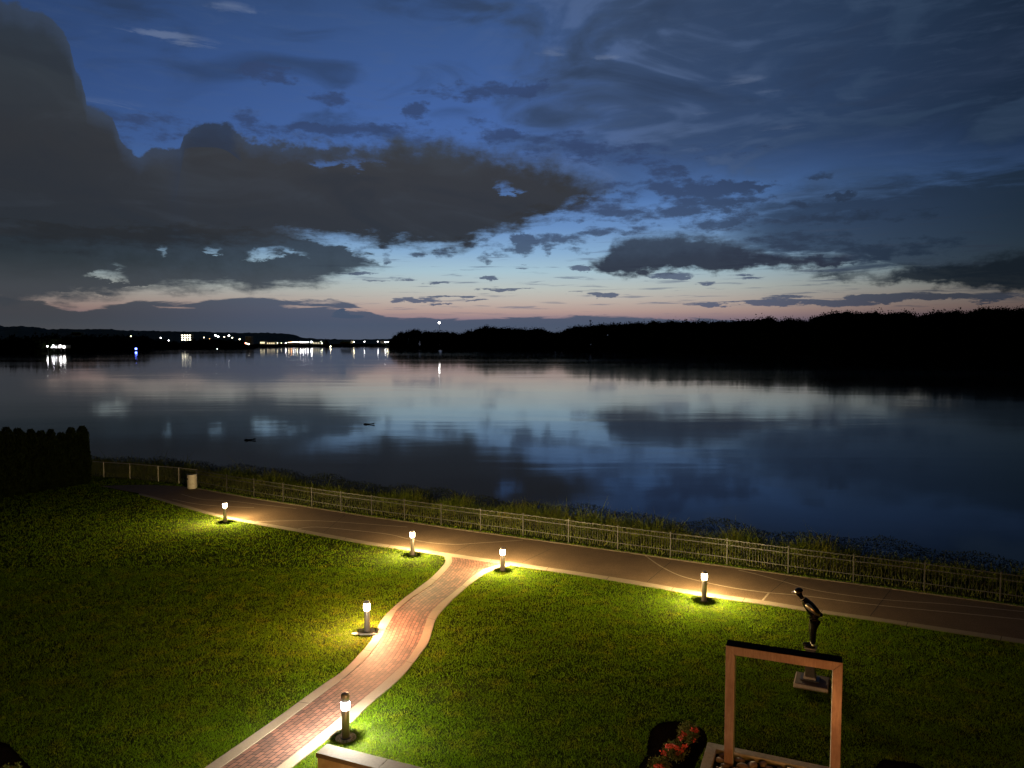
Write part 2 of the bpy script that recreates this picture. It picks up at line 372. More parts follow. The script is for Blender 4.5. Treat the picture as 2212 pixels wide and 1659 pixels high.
def objco(t): return t.nodes.new('ShaderNodeTexCoord').outputs['Object']
def geopos(t): return t.nodes.new('ShaderNodeNewGeometry').outputs['Position']

def noisy(c1, c2, scale=8, detail=4, bs=0.25, bd=0.01, rough=None, c3=None, stretch=(1, 1, 1)):
    def f(x, t, b):
        p = x.v('MULTIPLY', geopos(t), stretch)
        n = x.noise(p, scale, detail, 0.6)
        n2 = x.noise(p, scale * 0.13, 3, 0.5)
        c = x.mix(x.step(n, 0.3, 0.7), (*c1, 1), (*c2, 1))
        if c3: c = x.mix(x.step(n2, 0.45, 0.65), c, (*c3, 1))
        t.links.new(c, b.inputs['Base Color'])
        bump(x, t, b, n, bs, bd)
    return f

def emit_mat(name, color, strength):
    m = bpy.data.materials.new(name); m.use_nodes = True; t = m.node_tree
    for n in list(t.nodes): t.nodes.remove(n)
    e = t.nodes.new('ShaderNodeEmission'); e.inputs[0].default_value = (*color, 1); e.inputs[1].default_value = strength
    o = t.nodes.new('ShaderNodeOutputMaterial'); t.links.new(e.outputs[0], o.inputs[0])
    return m

# spline through points
def spline(pts, step=0.25):
    P = [Vector(p) for p in pts]; out = []
    for i in range(len(P) - 1):
        p0 = P[i - 1] if i > 0 else P[i] * 2 - P[i + 1]
        p1, p2 = P[i], P[i + 1]
        p3 = P[i + 2] if i + 2 < len(P) else P[i + 1] * 2 - P[i]
        n = max(1, int((p2 - p1).length / step))
        for k in range(n):
            s = k / n
            out.append(0.5 * ((2 * p1) + (p2 - p0) * s + (2 * p0 - 5 * p1 + 4 * p2 - p3) * s * s + (3 * p1 - p0 - 3 * p2 + p3) * s ** 3))
    out.append(P[-1]); return out

def resample(pts, n):
    P = np.array([tuple(p) for p in pts], dtype=float); d = np.r_[0, np.cumsum(np.linalg.norm(np.diff(P, axis=0), axis=1))]
    s = np.linspace(0, d[-1], n)
    return np.stack([np.interp(s, d, P[:, k]) for k in range(3)], 1), s

def strip(name, A, B, z, mat, n=120, thick=0.0, parent=None):
    """ribbon between two polylines, with UV in metres (u along, v across)"""
    a, s = resample(spline([at(*p) for p in A]), n); b, _ = resample(spline([at(*p) for p in B]), n)
    mid = (a + b) / 2; s = np.r_[0, np.cumsum(np.linalg.norm(np.diff(mid, axis=0), axis=1))]
    bm = bmesh.new(); uv = bm.loops.layers.uv.new('UVMap')
    va = [bm.verts.new((p[0], p[1], z)) for p in a]; vb = [bm.verts.new((p[0], p[1], z)) for p in b]
    w = np.linalg.norm(a - b, axis=1)
    info = {}
    for i in range(n): info[va[i]] = (s[i], 0.0); info[vb[i]] = (s[i], w[i])
    for i in range(n - 1):
        f = bm.faces.new((va[i], vb[i], vb[i + 1], va[i + 1]))
        for l in f.loops: l[uv].uv = info[l.vert]
    bmesh.ops.recalc_face_normals(bm, faces=bm.faces)
    if bm.faces and bm.faces[0].normal.z < 0: bmesh.ops.reverse_faces(bm, faces=bm.faces)
    if thick:
        ed = [e for e in bm.edges if e.is_boundary]
        r = bmesh.ops.extrude_edge_only(bm, edges=ed)
        for v in r['geom']:
            if isinstance(v, bmesh.types.BMVert): v.co.z = z - thick
    me = bpy.data.meshes.new(name); bm.to_mesh(me); bm.free()
    o = link(name, me, mat, parent)
    return o, a, b

# ------------------------------------------------------------------ lamp lights, seen and assumed
def point(name, loc, color, watts, r=0.03):
    d = bpy.data.lights.new(name, 'POINT'); d.color = color; d.energy = watts; d.shadow_soft_size = r
    o = bpy.data.objects.new(name, d); C.objects.link(o); o.location = loc
    return o
# assumed warm wall lamps, out of view, on the building the photo is taken from (behind and below the balcony)
point('assumed_building_light', (2.5, 1.0, 4.2), (1.0, 0.46, 0.14), 800, 0.2)
point('assumed_building_light', (12.5, 3.0, 3.6), (1.0, 0.46, 0.14), 480, 0.2)
point('assumed_garden_light', (-1.6, 11.6, 0.75), (1.0, 0.55, 0.22), 400, 0.06)  # unseen lamp, added to light the front face of the stone wall
point('assumed_garden_light', (5.4, 12.2, 0.5), (1.0, 0.45, 0.15), 80, 0.06)  # unseen lamp, assumed from the orange light low on the frame

# ------------------------------------------------------------------ ground lines measured on the photo
FENCE_B = [(426, 1050), (490, 1063), (549, 1073), (612, 1083.5), (674, 1094), (737, 1104), (803, 1113.5), (874, 1123), (953, 1134), (1038, 1146), (1130, 1158),
           (1228, 1172), (1334, 1187), (1448, 1203), (1570, 1219), (1702, 1238), (1843, 1257), (1996, 1277), (2160, 1300), (2340, 1325), (2530, 1352)]
FENCE_A = [(100, 1022), (166, 1027), (224.5, 1031.5), (281, 1035), (342, 1041), (386.5, 1045), (426, 1050)]
NT = [(300, 1066), (330, 1073), (397, 1091), (470, 1111), (549, 1127), (658, 1146), (794, 1170.5), (884, 1184), (958, 1194.5), (1067, 1210), (1097, 1214.5), (1233.6, 1234),
      (1370, 1255), (1506, 1278.5), (1645.8, 1298), (1773.8, 1318.6), (1901.7, 1336.5), (2029.7, 1355.7), (2212, 1382.6), (2420, 1415), (2700, 1460)]
NG = [(300, 1069), (330, 1077), (397, 1097), (471, 1117), (549, 1132.5), (657.6, 1152), (794, 1177), (884, 1190), (958, 1201), (1067, 1217), (1103, 1222), (1233.6, 1241),
      (1370, 1263), (1506, 1287), (1645.8, 1306), (1773.8, 1325.5), (1901.7, 1344), (2029.7, 1364), (2212, 1392), (2420, 1425), (2700, 1471)]
FE = [(215, 1050), (300, 1047.5), (360, 1049), (405, 1052), (426, 1056.5), (549, 1078), (658, 1095), (794, 1116.5), (876, 1128), (985, 1144), (1152, 1167), (1233.6, 1178), (1370, 1197), (1506, 1216.5),
      (1645.8, 1235.5), (1773.8, 1253), (1901.7, 1270), (2029.7, 1287.5), (2212, 1312), (2420, 1342), (2700, 1382)]
LO = [(951, 1199), (959, 1202.5), (961.8, 1208.4), (960, 1219), (934, 1246.6), (906, 1269), (873, 1293.5), (847, 1316), (830, 1333), (821, 1345), (810, 1369), (797, 1391), (766, 1426),
      (737, 1454), (706.6, 1474.7), (651.8, 1513.4), (603.5, 1549), (520, 1607), (445, 1659), (395, 1694), (340, 1735)]
LI = [(974, 1202), (977, 1208), (976, 1216), (965, 1231), (934, 1262), (892, 1290), (861, 1316), (852, 1328), (839, 1349), (825, 1377), (807, 1404), (788, 1427), (758, 1454), (732, 1474),
      (668, 1521), (603.5, 1569), (540, 1615), (478, 1659), (430, 1693), (372, 1735)]
RI = [(1093, 1217), (1081, 1220), (1048.6, 1229.3), (1022.6, 1245), (989.6, 1272.7), (948, 1307), (927, 1330), (916.7, 1356), (908, 1382), (892, 1410), (873, 1436), (853, 1454),
      (813, 1489), (765, 1528), (737, 1550.5), (668, 1607), (611.5, 1650.5), (560, 1692), (505, 1735)]
RO = [(1106, 1222.5), (1100, 1223.5), (1073, 1230), (1043.4, 1243), (1010, 1267.5), (974, 1300.5), (944.5, 1333.5), (934, 1361), (927, 1385.6), (909.7, 1411.6), (880, 1450),
      (855, 1476), (797, 1525), (765, 1557), (740.5, 1574), (706.6, 1600), (651.8, 1643), (590, 1694), (538, 1735)]

def poly_xy(A): return np.array([tuple(at(*p))[:2] for p in A])
def inside(pts, poly):
    x, y = pts[:, 0], pts[:, 1]; r = np.zeros(len(pts), bool); j = len(poly) - 1
    for i in range(len(poly)):
        xi, yi = poly[i]; xj, yj = poly[j]
        c = ((yi > y) != (yj > y)) & (x < (xj - xi) * (y - yi) / (yj - yi + 1e-12) + xi)
        r ^= c; j = i
    return r

# ------------------------------------------------------------------ ground, river
fb = poly_xy(FENCE_B); fa = poly_xy(FENCE_A)
fl = np.vstack([[[-120, fa[0, 1] + 14]], [[-70, fa[0, 1] + 5]], fa[:-1], fb, [[90, fb[-1, 1] - 30]]])     # line of the fences from left to right
# outward normals toward the river
tg = np.gradient(fl, axis=0); nm = np.stack([-tg[:, 1], tg[:, 0]], 1); nm /= np.linalg.norm(nm, axis=1)[:, None]
def soil(x, t, b):
    p = geopos(t)
    n = x.noise(p, 2.2, 5, 0.65); n2 = x.noise(p, 0.35, 3, 0.5); n3 = x.noise(p, 40, 3, 0.7)
    c = x.mix(x.step(n, 0.35, 0.65), (0.020, 0.034, 0.006, 1), (0.036, 0.052, 0.010, 1))
    c = x.mix(x.step(n2, 0.5, 0.75), c, (0.045, 0.045, 0.014, 1))
    c = x.mix(x.step(n3, 0.35, 0.75), x.mix(0.5, c, (0.015, 0.015, 0.006, 1)), c)
    t.links.new(c, b.inputs['Base Color']); bump(x, t, b, n3, 0.6, 0.03)
M_soil = mat_new('lawn_soil', rough=1.0, spec=0.0, build=soil)
gb = bmesh.new()
rows = []
BANKP = [(0.0, 0.0), (1.2, -0.03), (2.8, -0.16), (4.8, -0.62), (6.8, -1.4), (8.6, -2.3), (9.6, -2.9), (13.0, -4.2)]
rows.append([gb.verts.new((p[0] * 1.0 if abs(p[0]) < 60 else p[0], -40, 0)) for p in fl])
rows.append([gb.verts.new((p[0], 8 if p[1] > 12 else p[1] * 0.5, 0)) for p in fl])
rng = random.Random(3)
for d, z in BANKP:
    rows.append([gb.verts.new((p[0] + q[0] * d, p[1] + q[1] * d, z + (rng.uniform(-.1, .1) if d > 2 else 0))) for p, q in zip(fl, nm)])
for r0, r1 in zip(rows, rows[1:]):
    for i in range(len(r0) - 1): gb.faces.new((r0[i], r0[i + 1], r1[i + 1], r1[i]))
bmesh.ops.recalc_face_normals(gb, faces=gb.faces)
me = bpy.data.meshes.new('ground'); gb.to_mesh(me); gb.free()
tag(link('ground', me, M_soil), kind='structure')

def water(x, t, b):
    p = geopos(t)
    n1 = x.noise(x.v('MULTIPLY', p, (0.5, 1.0, 1)), 0.30, 3, 0.5, 0.5)
    n2 = x.noise(x.v('MULTIPLY', p, (0.35, 1.0, 1)), 0.035, 3, 0.55, 0.6)
    bump(x, t, b, x.m('ADD', x.m('MULTIPLY', n1, 0.005), x.m('MULTIPLY', n2, 0.05)), 1.0, 1.0)
    rr = x.noise(x.v('MULTIPLY', p, (0.25, 1.0, 1)), 0.010, 3, 0.55, 0.3)
    t.links.new(x.m('MULTIPLY_ADD', x.step(rr, 0.40, 0.62), 0.025, 0.045), b.inputs['Roughness'])
    b.inputs['IOR'].default_value = 1.33
M_water = mat_new('river_water', base=(0.006, 0.008, 0.011), rough=0.08, build=water)
wb = MB(); wb.add([(-9000, 20, WATER), (9000, 20, WATER), (9000, 14000, WATER), (-9000, 14000, WATER)], [(0, 1, 2, 3)])
tag(wb.build('river_water', M_water), kind='structure')

# ------------------------------------------------------------------ paving
def asphalt(x, t, b):
    p = geopos(t)
    n = x.noise(p, 45, 4, 0.7); n2 = x.noise(p, 0.9, 4, 0.6); n3 = x.noise(p, 6, 3, 0.6)
    c = x.mix(x.step(n, 0.3, 0.72), (0.055, 0.034, 0.018, 1), (0.155, 0.100, 0.056, 1))
    c = x.mix(x.m('MULTIPLY', x.step(n2, 0.42, 0.7), 0.5), c, (0.066, 0.042, 0.024, 1))
    c = x.mix(x.m('MULTIPLY', x.step(n3, 0.5, 0.8), 0.25), c, (0.16, 0.10, 0.065, 1))
    t.links.new(c, b.inputs['Base Color']); bump(x, t, b, n, 0.5, 0.01)
M_asph = mat_new('brown_paving', rough=0.85, spec=0.25, build=asphalt)
def conc(joint=1.5, base=(0.23, 0.185, 0.135)):
    def f(x, t, b):
        p = geopos(t); uv = t.nodes.new('ShaderNodeTexCoord').outputs['UV']
        u = x.sep(uv)[0]
        n = x.noise(p, 30, 4, 0.7); n2 = x.noise(p, 1.3, 4, 0.6)
        c = x.mix(x.step(n, 0.3, 0.7), tuple(k * 0.8 for k in base) + (1,), base + (1,))
        c = x.mix(x.m('MULTIPLY', x.step(n2, 0.45, 0.72), 0.45), c, tuple(k * 0.6 for k in base) + (1,))
        j = x.m('PINGPONG', u, joint / 2)
        jj = x.step(j, 0.018, 0.005)
        c = x.mix(x.m('MULTIPLY', jj, 0.85), c, (0.03, 0.022, 0.015, 1))
        t.links.new(c, b.inputs['Base Color'])
        bump(x, t, b, x.m('SUBTRACT', x.m('MULTIPLY', n, 0.3), jj), 0.5, 0.008)
    return f
M_conc = mat_new('concrete_band', rough=0.85, spec=0.25, build=conc(2.6))
M_curb = mat_new('concrete_curb', rough=0.85, spec=0.25, build=conc(3.4))

# trail: polygon between the near and the far edge
a, _ = resample(spline([at(*p) for p in NT]), 150); b2, _ = resample(spline([at(*p) for p in FE]), 150)
tb = bmesh.new()
va = [tb.verts.new((p[0], p[1], 0.008)) for p in a]; vb = [tb.verts.new((p[0], p[1], 0.008)) for p in b2]
for i in range(149): tb.faces.new((va[i], va[i + 1], vb[i + 1], vb[i]))
me = bpy.data.meshes.new('path'); tb.to_mesh(me); tb.free()
tag(link('path', me, M_asph), kind='structure')
tag(strip('kerb_strip', NT, NG, 0.022, M_conc, 200, 0.03)[0], kind='structure')
FE2 = [(x, y - 2.2) for x, y in FE[4:]]
tag(strip('kerb_strip', FE2, FE[4:], 0.018, M_conc, 200, 0.025)[0], kind='structure')

def bricks(x, t, b):
    uv = t.nodes.new('ShaderNodeTexCoord').outputs['UV']
    u, v, _ = x.sep(uv)
    # waver the long joints slightly
    p = geopos(t)
    wv = x.m('MULTIPLY', x.m('SUBTRACT', x.noise(p, 3.0, 2), 0.5), 0.012)
    vec = x.xyz(u, x.m('ADD', v, wv))
    n = t.nodes.new('ShaderNodeTexBrick'); t.links.new(vec, n.inputs['Vector'])
    n.inputs['Scale'].default_value = 1.0; n.inputs['Brick Width'].default_value = 0.235; n.inputs['Row Height'].default_value = 0.128
    n.inputs['Mortar Size'].default_value = 0.013; n.inputs['Mortar Smooth'].default_value = 0.3; n.offset = 0.5
    n.inputs['Color1'].default_value = (0.18, 0.082, 0.058, 1); n.inputs['Color2'].default_value = (0.080, 0.042, 0.033, 1)
    n.inputs['Mortar'].default_value = (0.022, 0.014, 0.010, 1)
    n2 = x.noise(p, 9, 5, 0.7); n3 = x.noise(p, 0.8, 3, 0.6)
    c = x.mix(x.m('MULTIPLY', x.step(n2, 0.4, 0.7), 0.35), n.outputs[0], x.mix(1.0, n.outputs[0], (0.55, 0.55, 0.6, 1), 'MULTIPLY'))
    c = x.mix(x.m('MULTIPLY', x.step(n3, 0.5, 0.75), 0.4), c, x.mix(1.0, c, (0.6, 0.62, 0.66, 1), 'MULTIPLY'))
    t.links.new(c, b.inputs['Base Color'])
    bump(x, t, b, x.m('SUBTRACT', x.m('MULTIPLY', n2, 0.25), n.outputs['Fac']), 0.9, 0.012)
M_brick = mat_new('brick_paving', rough=0.75, spec=0.35, build=bricks)
tag(strip('brick_path', LI, RI, 0.014, M_brick, 260)[0], kind='structure')
# apron where the walk opens to the trail (between the walk and the concrete band)
ap = [at(974, 1198.5), at(1000, 1203), at(1040, 1208.5), at(1080, 1214), at(1096, 1217), at(1080, 1220.2), at(1048.6, 1229.3), at(1010, 1222), at(976.6, 1214)]
tag(strip('kerb_strip', LO, LI, 0.030, M_curb, 260, 0.035)[0], kind='structure')
tag(strip('kerb_strip', RI, RO, 0.030, M_curb, 260, 0.035)[0], kind='structure')
wbm = MB(); wbm.add([(p.x, p.y, 0.011) for p in ap], [tuple(range(len(ap)))])
me = bpy.data.meshes.new('brick_path'); me.from_pydata(wbm.v, [], wbm.f)
uvl = me.uv_layers.new(name='UVMap')
for l in me.loops: q = me.vertices[l.vertex_index].co; uvl.data[l.index].uv = (q.x * 0.8 + q.y * 0.6, q.y * 0.8 - q.x * 0.6)
tag(link('brick_path', me, M_brick), kind='structure')

# inlaid lines curving across the trail
LINES = [[(540, 1128), (580, 1126.5), (620, 1125.5), (700, 1126), (800, 1133), (880, 1139)],
         [(644, 1143), (662, 1139.5), (690, 1139), (740, 1143.5), (835, 1154), (884, 1165), (931, 1173), (985, 1176.5), (1034, 1173.5), (1083, 1170.5), (1130, 1167)],
         [(1393, 1200), (1425, 1222.5), (1466, 1243), (1513, 1256), (1588, 1271.5), (1661, 1281), (1740, 1288), (1853, 1303), (1955, 1314), (2050, 1323), (2212, 1339), (2400, 1358)],
         [(1595, 1232), (1630, 1240), (1700, 1259), (1755, 1274.5), (1850, 1289), (1935, 1298), (2050, 1306), (2212, 1322)],
         [(1661, 1281.5), (1646, 1299)],
         [(372, 1078.5), (421, 1088.5), (480, 1094), (549, 1097)], [(392, 1068), (434, 1078.5), (496, 1082.5), (560, 1090), (640, 1099)]]
M_joint = mat_new('paving_joint', base=(0.018, 0.012, 0.008), rough=1.0)
LINES += [[(1127, 1216), (1190, 1186)], [(980, 1194), (1023, 1173)], [(1664, 1280), (1703, 1248)], [(1880, 1331), (1925, 1273)], [(700, 1150), (745, 1113)], [(1398, 1257), (1450, 1213)]]
for k, L in enumerate(LINES):
    P = spline([at(*p) for p in L], 0.3); q, _ = resample(P, max(3, len(P)))
    tgt = np.gradient(q, axis=0); nn = np.stack([-tgt[:, 1], tgt[:, 0]], 1); nn /= np.linalg.norm(nn, axis=1)[:, None]
    m = MB(); h = 0.035 if k < 7 else 0.012
    vs = [(q[i, 0] + s * nn[i, 0] * h, q[i, 1] + s * nn[i, 1] * h, 0.013) for i in range(len(q)) for s in (-1, 1)]
    m.add(vs, [(2 * i, 2 * i + 1, 2 * i + 3, 2 * i + 2) for i in range(len(q) - 1)])
    if k == 0: M_line = mat_new('pale_inlay', rough=0.8, build=noisy((0.30, 0.24, 0.17), (0.2, 0.15, 0.10), 25))
    tag(m.build('path_marking', M_line if k < 7 else M_joint), kind='structure')

# ------------------------------------------------------------------ bollard lamps
M_steel = mat_new('brushed_post_metal', rough=0.42, metal=0.45, build=noisy((0.34, 0.30, 0.25), (0.46, 0.41, 0.34), 60, bs=0.1, bd=0.003, stretch=(1, 1, 0.05)))
M_dark = mat_new('dark_metal', base=(0.06, 0.055, 0.05), rough=0.45, metal=0.5)
def lamp_glass(name, color, s):
    m = bpy.data.materials.new(name); m.use_nodes = True; t = m.node_tree
    for n in list(t.nodes): t.nodes.remove(n)
    e = t.nodes.new('ShaderNodeEmission'); e.inputs[0].default_value = (*color, 1); e.inputs[1].default_value = s
    tr = t.nodes.new('ShaderNodeBsdfTransparent'); ad = t.nodes.new('ShaderNodeAddShader')
    o = t.nodes.new('ShaderNodeOutputMaterial')
    t.links.new(e.outputs[0], ad.inputs[0]); t.links.new(tr.outputs[0], ad.inputs[1]); t.links.new(ad.outputs[0], o.inputs[0])
    return m
WARM = (1.0, 0.72, 0.32); PINK = (1.0, 0.50, 0.24); WHITE = (1.0, 0.92, 0.74)
G_warm = lamp_glass('lamp_glass_warm', (1.0, 0.82, 0.52), 16.0)
G_pink = lamp_glass('lamp_glass_pink', (1.0, 0.70, 0.55), 16.0)
G_white = lamp_glass('lamp_glass_white', (0.95, 0.90, 1.0), 14.0)
M_conc2 = mat_new('rough_concrete', rough=0.9, build=noisy((0.26, 0.20, 0.15), (0.40, 0.32, 0.24), 20))
BOLL = [((486.5, 1128.5), 'warm', 1.08, 'round'), ((891, 1199), 'warm', 1.10, 'round'), ((1086, 1233), 'warm', 0.97, 'round'),
        ((1521, 1299), 'warm', 1.10, 'round'), ((793, 1366), 'pink', 1.03, 'square'), ((747, 1594), 'white', 1.09, 'collar')]
BLAB = ['lit bollard lamp farthest away, on the lawn edge near the grey barrel', 'lit bollard lamp at the grass tip left of where the brick walk meets the trail',
        'lit bollard lamp on the grass right of the brick walk mouth', 'lit metal bollard lamp beside the trail nearest the bending statue',
        'pink glowing bollard lamp on a square concrete base left of the brick walk', 'bollard lamp with a tall grey cap beside the stone wall, nearest of all']
for (px, col_, H, base), lab in zip(BOLL, BLAB):
    p = at(*px)
    r = empty('bollard_lamp', p)
    tag(r, lab, 'lamp', 'bollard lamps along the paths')
    gz0, gz1 = (H - 0.39, H - 0.20) if col_ == 'white' else (H - 0.30, H - 0.08)
    MB().lathe([(0.092, 0.02), (0.092, gz0 - 0.012), (0.085, gz0)], 28).build('post', M_steel, r, True)
    gl = MB().lathe([(0.094, gz0 + 0.001), (0.102, gz0 + 0.03), (0.106, (gz0 + gz1) / 2), (0.102, gz1 - 0.02), (0.098, gz1 - 0.001)], 28, cap=False).build('lamp_glass', {'warm': G_warm, 'pink': G_pink, 'white': G_white}[col_], r, True)
    cp = MB().lathe([(0.099, gz1), (0.099, H - 0.045), (0.085, H - 0.018), (0.05, H - 0.003), (0.0001, H)], 28).build('cap', M_steel, r, True)
    for k in range(3):
        a = 2.1 * k + 0.5; st = MB(); st.rod((0.075 * math.cos(a), 0.075 * math.sin(a), gz0), (0.075 * math.cos(a), 0.075 * math.sin(a), gz1), 0.006, 6); st.build('stay_rod', M_dark, gl)
    MB().lathe([(0.128, 0.0), (0.128, 0.018), (0.10, 0.030)], 28).build('base_plate', M_dark, r)
    bs = MB()
    if base == 'square': bs.box((0, 0, 0.005), (0.50, 0.50, 0.06), 0.3, bev=0.008)
    elif base == 'collar': bs.lathe([(0.24, -0.02), (0.24, 0.012), (0.20, 0.016)], 24)
    else: bs.lathe([(0.15, -0.02), (0.15, 0.006), (0.13, 0.01)], 20)
    bs.build('footing', M_conc2 if base != 'round' else M_dark, r)
    cl = {'warm': WARM, 'pink': PINK, 'white': WHITE}[col_]
    W = {'warm': 2100, 'pink': 2000, 'white': 1300}[col_]
    l = point('lamp_light', (0, 0, gz0 + 0.165), cl, W, 0.03); l.parent = r
# pale scraps by the pink lamp
q = at(771, 1371)
m = MB(); m.lathe([(0.11, 0.03), (0.14, 0.05), (0.08, 0.085), (0.001, 0.095)], 9)
M_pale = mat_new('pale_stone', rough=0.8, build=noisy((0.55, 0.48, 0.38), (0.42, 0.36, 0.28), 20))
o = m.build('stone', M_pale, loc=q); o.scale = (1.25, 0.6, 0.8); tag(o, 'small white stone lying in the grass left of the pink bollard lamp', 'stone')
q = at(795, 1373)
m = MB(); m.box((0, 0, 0.05), (0.5, 0.07, 0.05), 0.05, bev=0.015)
o = m.build('stone', M_pale, loc=(q.x, q.y, 0.0)); tag(o, 'flat pale stone slab at the foot of the pink bollard lamp', 'stone')

# ------------------------------------------------------------------ fences
M_fence = mat_new('dull_fence_metal', rough=0.5, metal=0.2, build=noisy((0.05, 0.05, 0.042), (0.03, 0.03, 0.025), 30, bs=0.1))
M_picket = mat_new('dark_picket_metal', base=(0.03, 0.03, 0.026), rough=0.5, metal=0.2)
M_galv = mat_new('galvanised_wire', base=(0.30, 0.29, 0.25), rough=0.5, metal=0.3)
fr = empty('picket_fence', (fb[6][0], fb[6][1], 0))
tag(fr, 'long low dark metal picket fence along the river side of the trail', 'fence')
org = Vector(fr.location)
def seg(i): return Vector((*fb[i], 0)) - org, Vector((*fb[i + 1], 0)) - org
HF = 1.06
for i in range(len(fb)):
    p = Vector((*fb[i], 0)) - org
    MB().box((p.x, p.y, HF / 2 + 0.01), (0.046, 0.046, HF + 0.04), -0.45, bev=0.004).box((p.x, p.y, HF + 0.035), (0.058, 0.058, 0.02), -0.45).build('post', M_fence, fr)
for i in range(len(fb) - 1):
    a, b = seg(i); d = (b - a).normalized(); n = max(6, int((b - a).length / 0.115)); up = Vector((0, 0, 1))
    m = MB()
    for z in (HF - 0.03, HF - 0.24, 0.30): m.bar(a + d * 0.03 + up * z, b - d * 0.03 + up * z, 0.018, 0.026)
    rl = m.build('rails', M_fence, fr); m = MB()
    for k in range(1, n):
        c = a + (b - a) * (k / n); m.bar(c + up * 0.06, c + up * (HF - 0.05), 0.009, 0.009, up=d)
    m.build('pickets', M_picket, fr)
fr2 = empty('wire_fence', (fa[3][0], fa[3][1], 0))
tag(fr2, 'pale galvanised wire mesh fence between the dark hedge and the grey barrel', 'fence')
org = Vector(fr2.location)
for i in range(len(fa) - 1):
    p = Vector((*fa[i], 0)) - org
    MB().rod(p, p + Vector((0, 0, 1.08)), 0.026, 10).build('post', M_galv, fr2)
for i in range(len(fa) - 1):
    a, b = Vector((*fa[i], 0)) - org, Vector((*fa[i + 1], 0)) - org; up = Vector((0, 0, 1)); L = (b - a).length
    MB().rod(a + up * 1.06, b + up * 1.06, 0.020, 8).build('top_rail', M_galv, fr2)
    m = MB(); n = int(L / 0.14)
    for k in range(-7, n):
        for s in (0, 1):
            x0, x1 = k * 0.14, k * 0.14 + 0.98
            t0, t1 = max(0, x0), min(L, x1)
            if t1 <= t0: continue
            z0, z1 = (t0 - x0) / 0.98, (t1 - x0) / 0.98
            if s: z0, z1 = 1 - z0, 1 - z1
            m.rod(a + (b - a) * (t0 / L) + up * (0.04 + z0), a + (b - a) * (t1 / L) + up * (0.04 + z1), 0.0025, 3)
    m.build('wire_mesh', M_galv, fr2)

# ------------------------------------------------------------------ grey litter barrel
M_barrel = mat_new('grey_barrel_plastic', rough=0.55, build=noisy((0.30, 0.28, 0.25), (0.36, 0.34, 0.30), 9, bs=0.05))
M_black = mat_new('black_label', base=(0.02, 0.02, 0.025), rough=0.5)
r = empty('litter_barrel', at(415, 1055)); tag(r, 'grey ribbed litter barrel standing at the corner of the fence', 'barrel')
prof = [(0.26, 0.0), (0.285, 0.03)]
for z in (0.12, 0.32, 0.56, 0.72): prof += [(0.288, z - 0.03), (0.30, z - 0.015), (0.30, z + 0.015), (0.288, z + 0.03)]
prof += [(0.288, 0.80), (0.27, 0.86)]
MB().lathe(prof, 36).build('body', M_barrel, r, False)
MB().lathe([(0.27, 0.861), (0.298, 0.865), (0.298, 0.905), (0.25, 0.91), (0.25, 0.87)], 36, cap=False).build('rim', M_barrel, r)
MB().box((-0.17, -0.262, 0.64), (0.11, 0.012, 0.13), -0.55, bev=0.003).build('label', M_black, r)

# ------------------------------------------------------------------ stone wall at the bottom
M_wall = mat_new('warm_limestone', rough=0.8, build=noisy((0.48, 0.36, 0.22), (0.38, 0.28, 0.17), 12, bs=0.3, bd=0.006, c3=(0.37, 0.25, 0.14)))
M_cap = mat_new('smooth_coping', rough=0.75, build=noisy((0.15, 0.11, 0.07), (0.12, 0.085, 0.055), 16, bs=0.2, bd=0.004))
ZW = 0.55
bl, fl_, br = at(706.6, 1606.2, ZW), at(678.4, 1625.5, ZW), at(917.7, 1659, ZW)
ud = (br - bl); ud.z = 0; ud.normalize(); vd = Vector((ud.y, -ud.x, 0))
wid = (fl_ - bl).dot(vd)
if wid < 0: vd = -vd; wid = -wid
ang = math.atan2(ud.y, ud.x)
r = empty('stone_wall', (bl.x, bl.y, 0), ang); tag(r, 'low tan stone wall with flat coping at the bottom edge beside the brick walk', 'wall')
sg = -1 if Matrix.Rotation(ang, 3, 'Z') @ Vector((0, 1, 0)) @ vd < 0 else 1
MB().box((2.63, sg * wid / 2, (ZW - 0.10) / 2 - 0.02), (5.2, wid - 0.05, ZW - 0.06), bev=0.006).build('wall_body', M_wall, r)
for k in range(3):
    MB().box((0.77 if k == 0 else 1.545 + 1.75 * (k - 1) + 0.875, sg * wid / 2, ZW - 0.048), (1.54 if k == 0 else 1.744, wid, 0.096), bev=0.006).build('coping_stone', M_cap, r)

# ------------------------------------------------------------------ big picture-frame sculpture in its stone bed
HFm = 2.70
A, B = at(1568, 1394.6, HFm), at(1821, 1432.7, HFm)
u = (B - A); u.z = 0; Wf = u.length; u.normalize(); angf = math.atan2(u.y, u.x)
back = Vector((-u.y, u.x, 0))
def frame_mat(x, t, b):
    p = geopos(t); n = x.noise(x.v('MULTIPLY', p, (1, 1, 0.12)), 26, 5, 0.7); n2 = x.noise(p, 2.5, 3, 0.6)
    c = x.mix(x.step(n, 0.3, 0.7), (0.28, 0.165, 0.11, 1), (0.40, 0.25, 0.17, 1))
    c = x.mix(x.m('MULTIPLY', x.step(n2, 0.35, 0.7), 0.75), c, (0.22, 0.115, 0.075, 1))
    t.links.new(c, b.inputs['Base Color']); bump(x, t, b, n, 0.12, 0.004)
M_frame = mat_new('weathered_copper_brown_steel', rough=0.42, metal=0.35, build=frame_mat)
r = empty('frame_sculpture', (A.x, A.y, 0), angf); tag(r, 'tall open picture frame of brown steel standing in a stone filled bed', 'sculpture')
fw, dp = 0.185, 0.32
def prism(pts, y0, y1):
    m = MB(); n = len(pts)
    vs = [(x, y0, z) for x, z in pts] + [(x, y1, z) for x, z in pts]
    m.add(vs, [tuple(range(n)), tuple(reversed(range(n, 2 * n)))] + [(i, i + n, (i + 1) % n + n, (i + 1) % n) for i in range(n)])
    return m
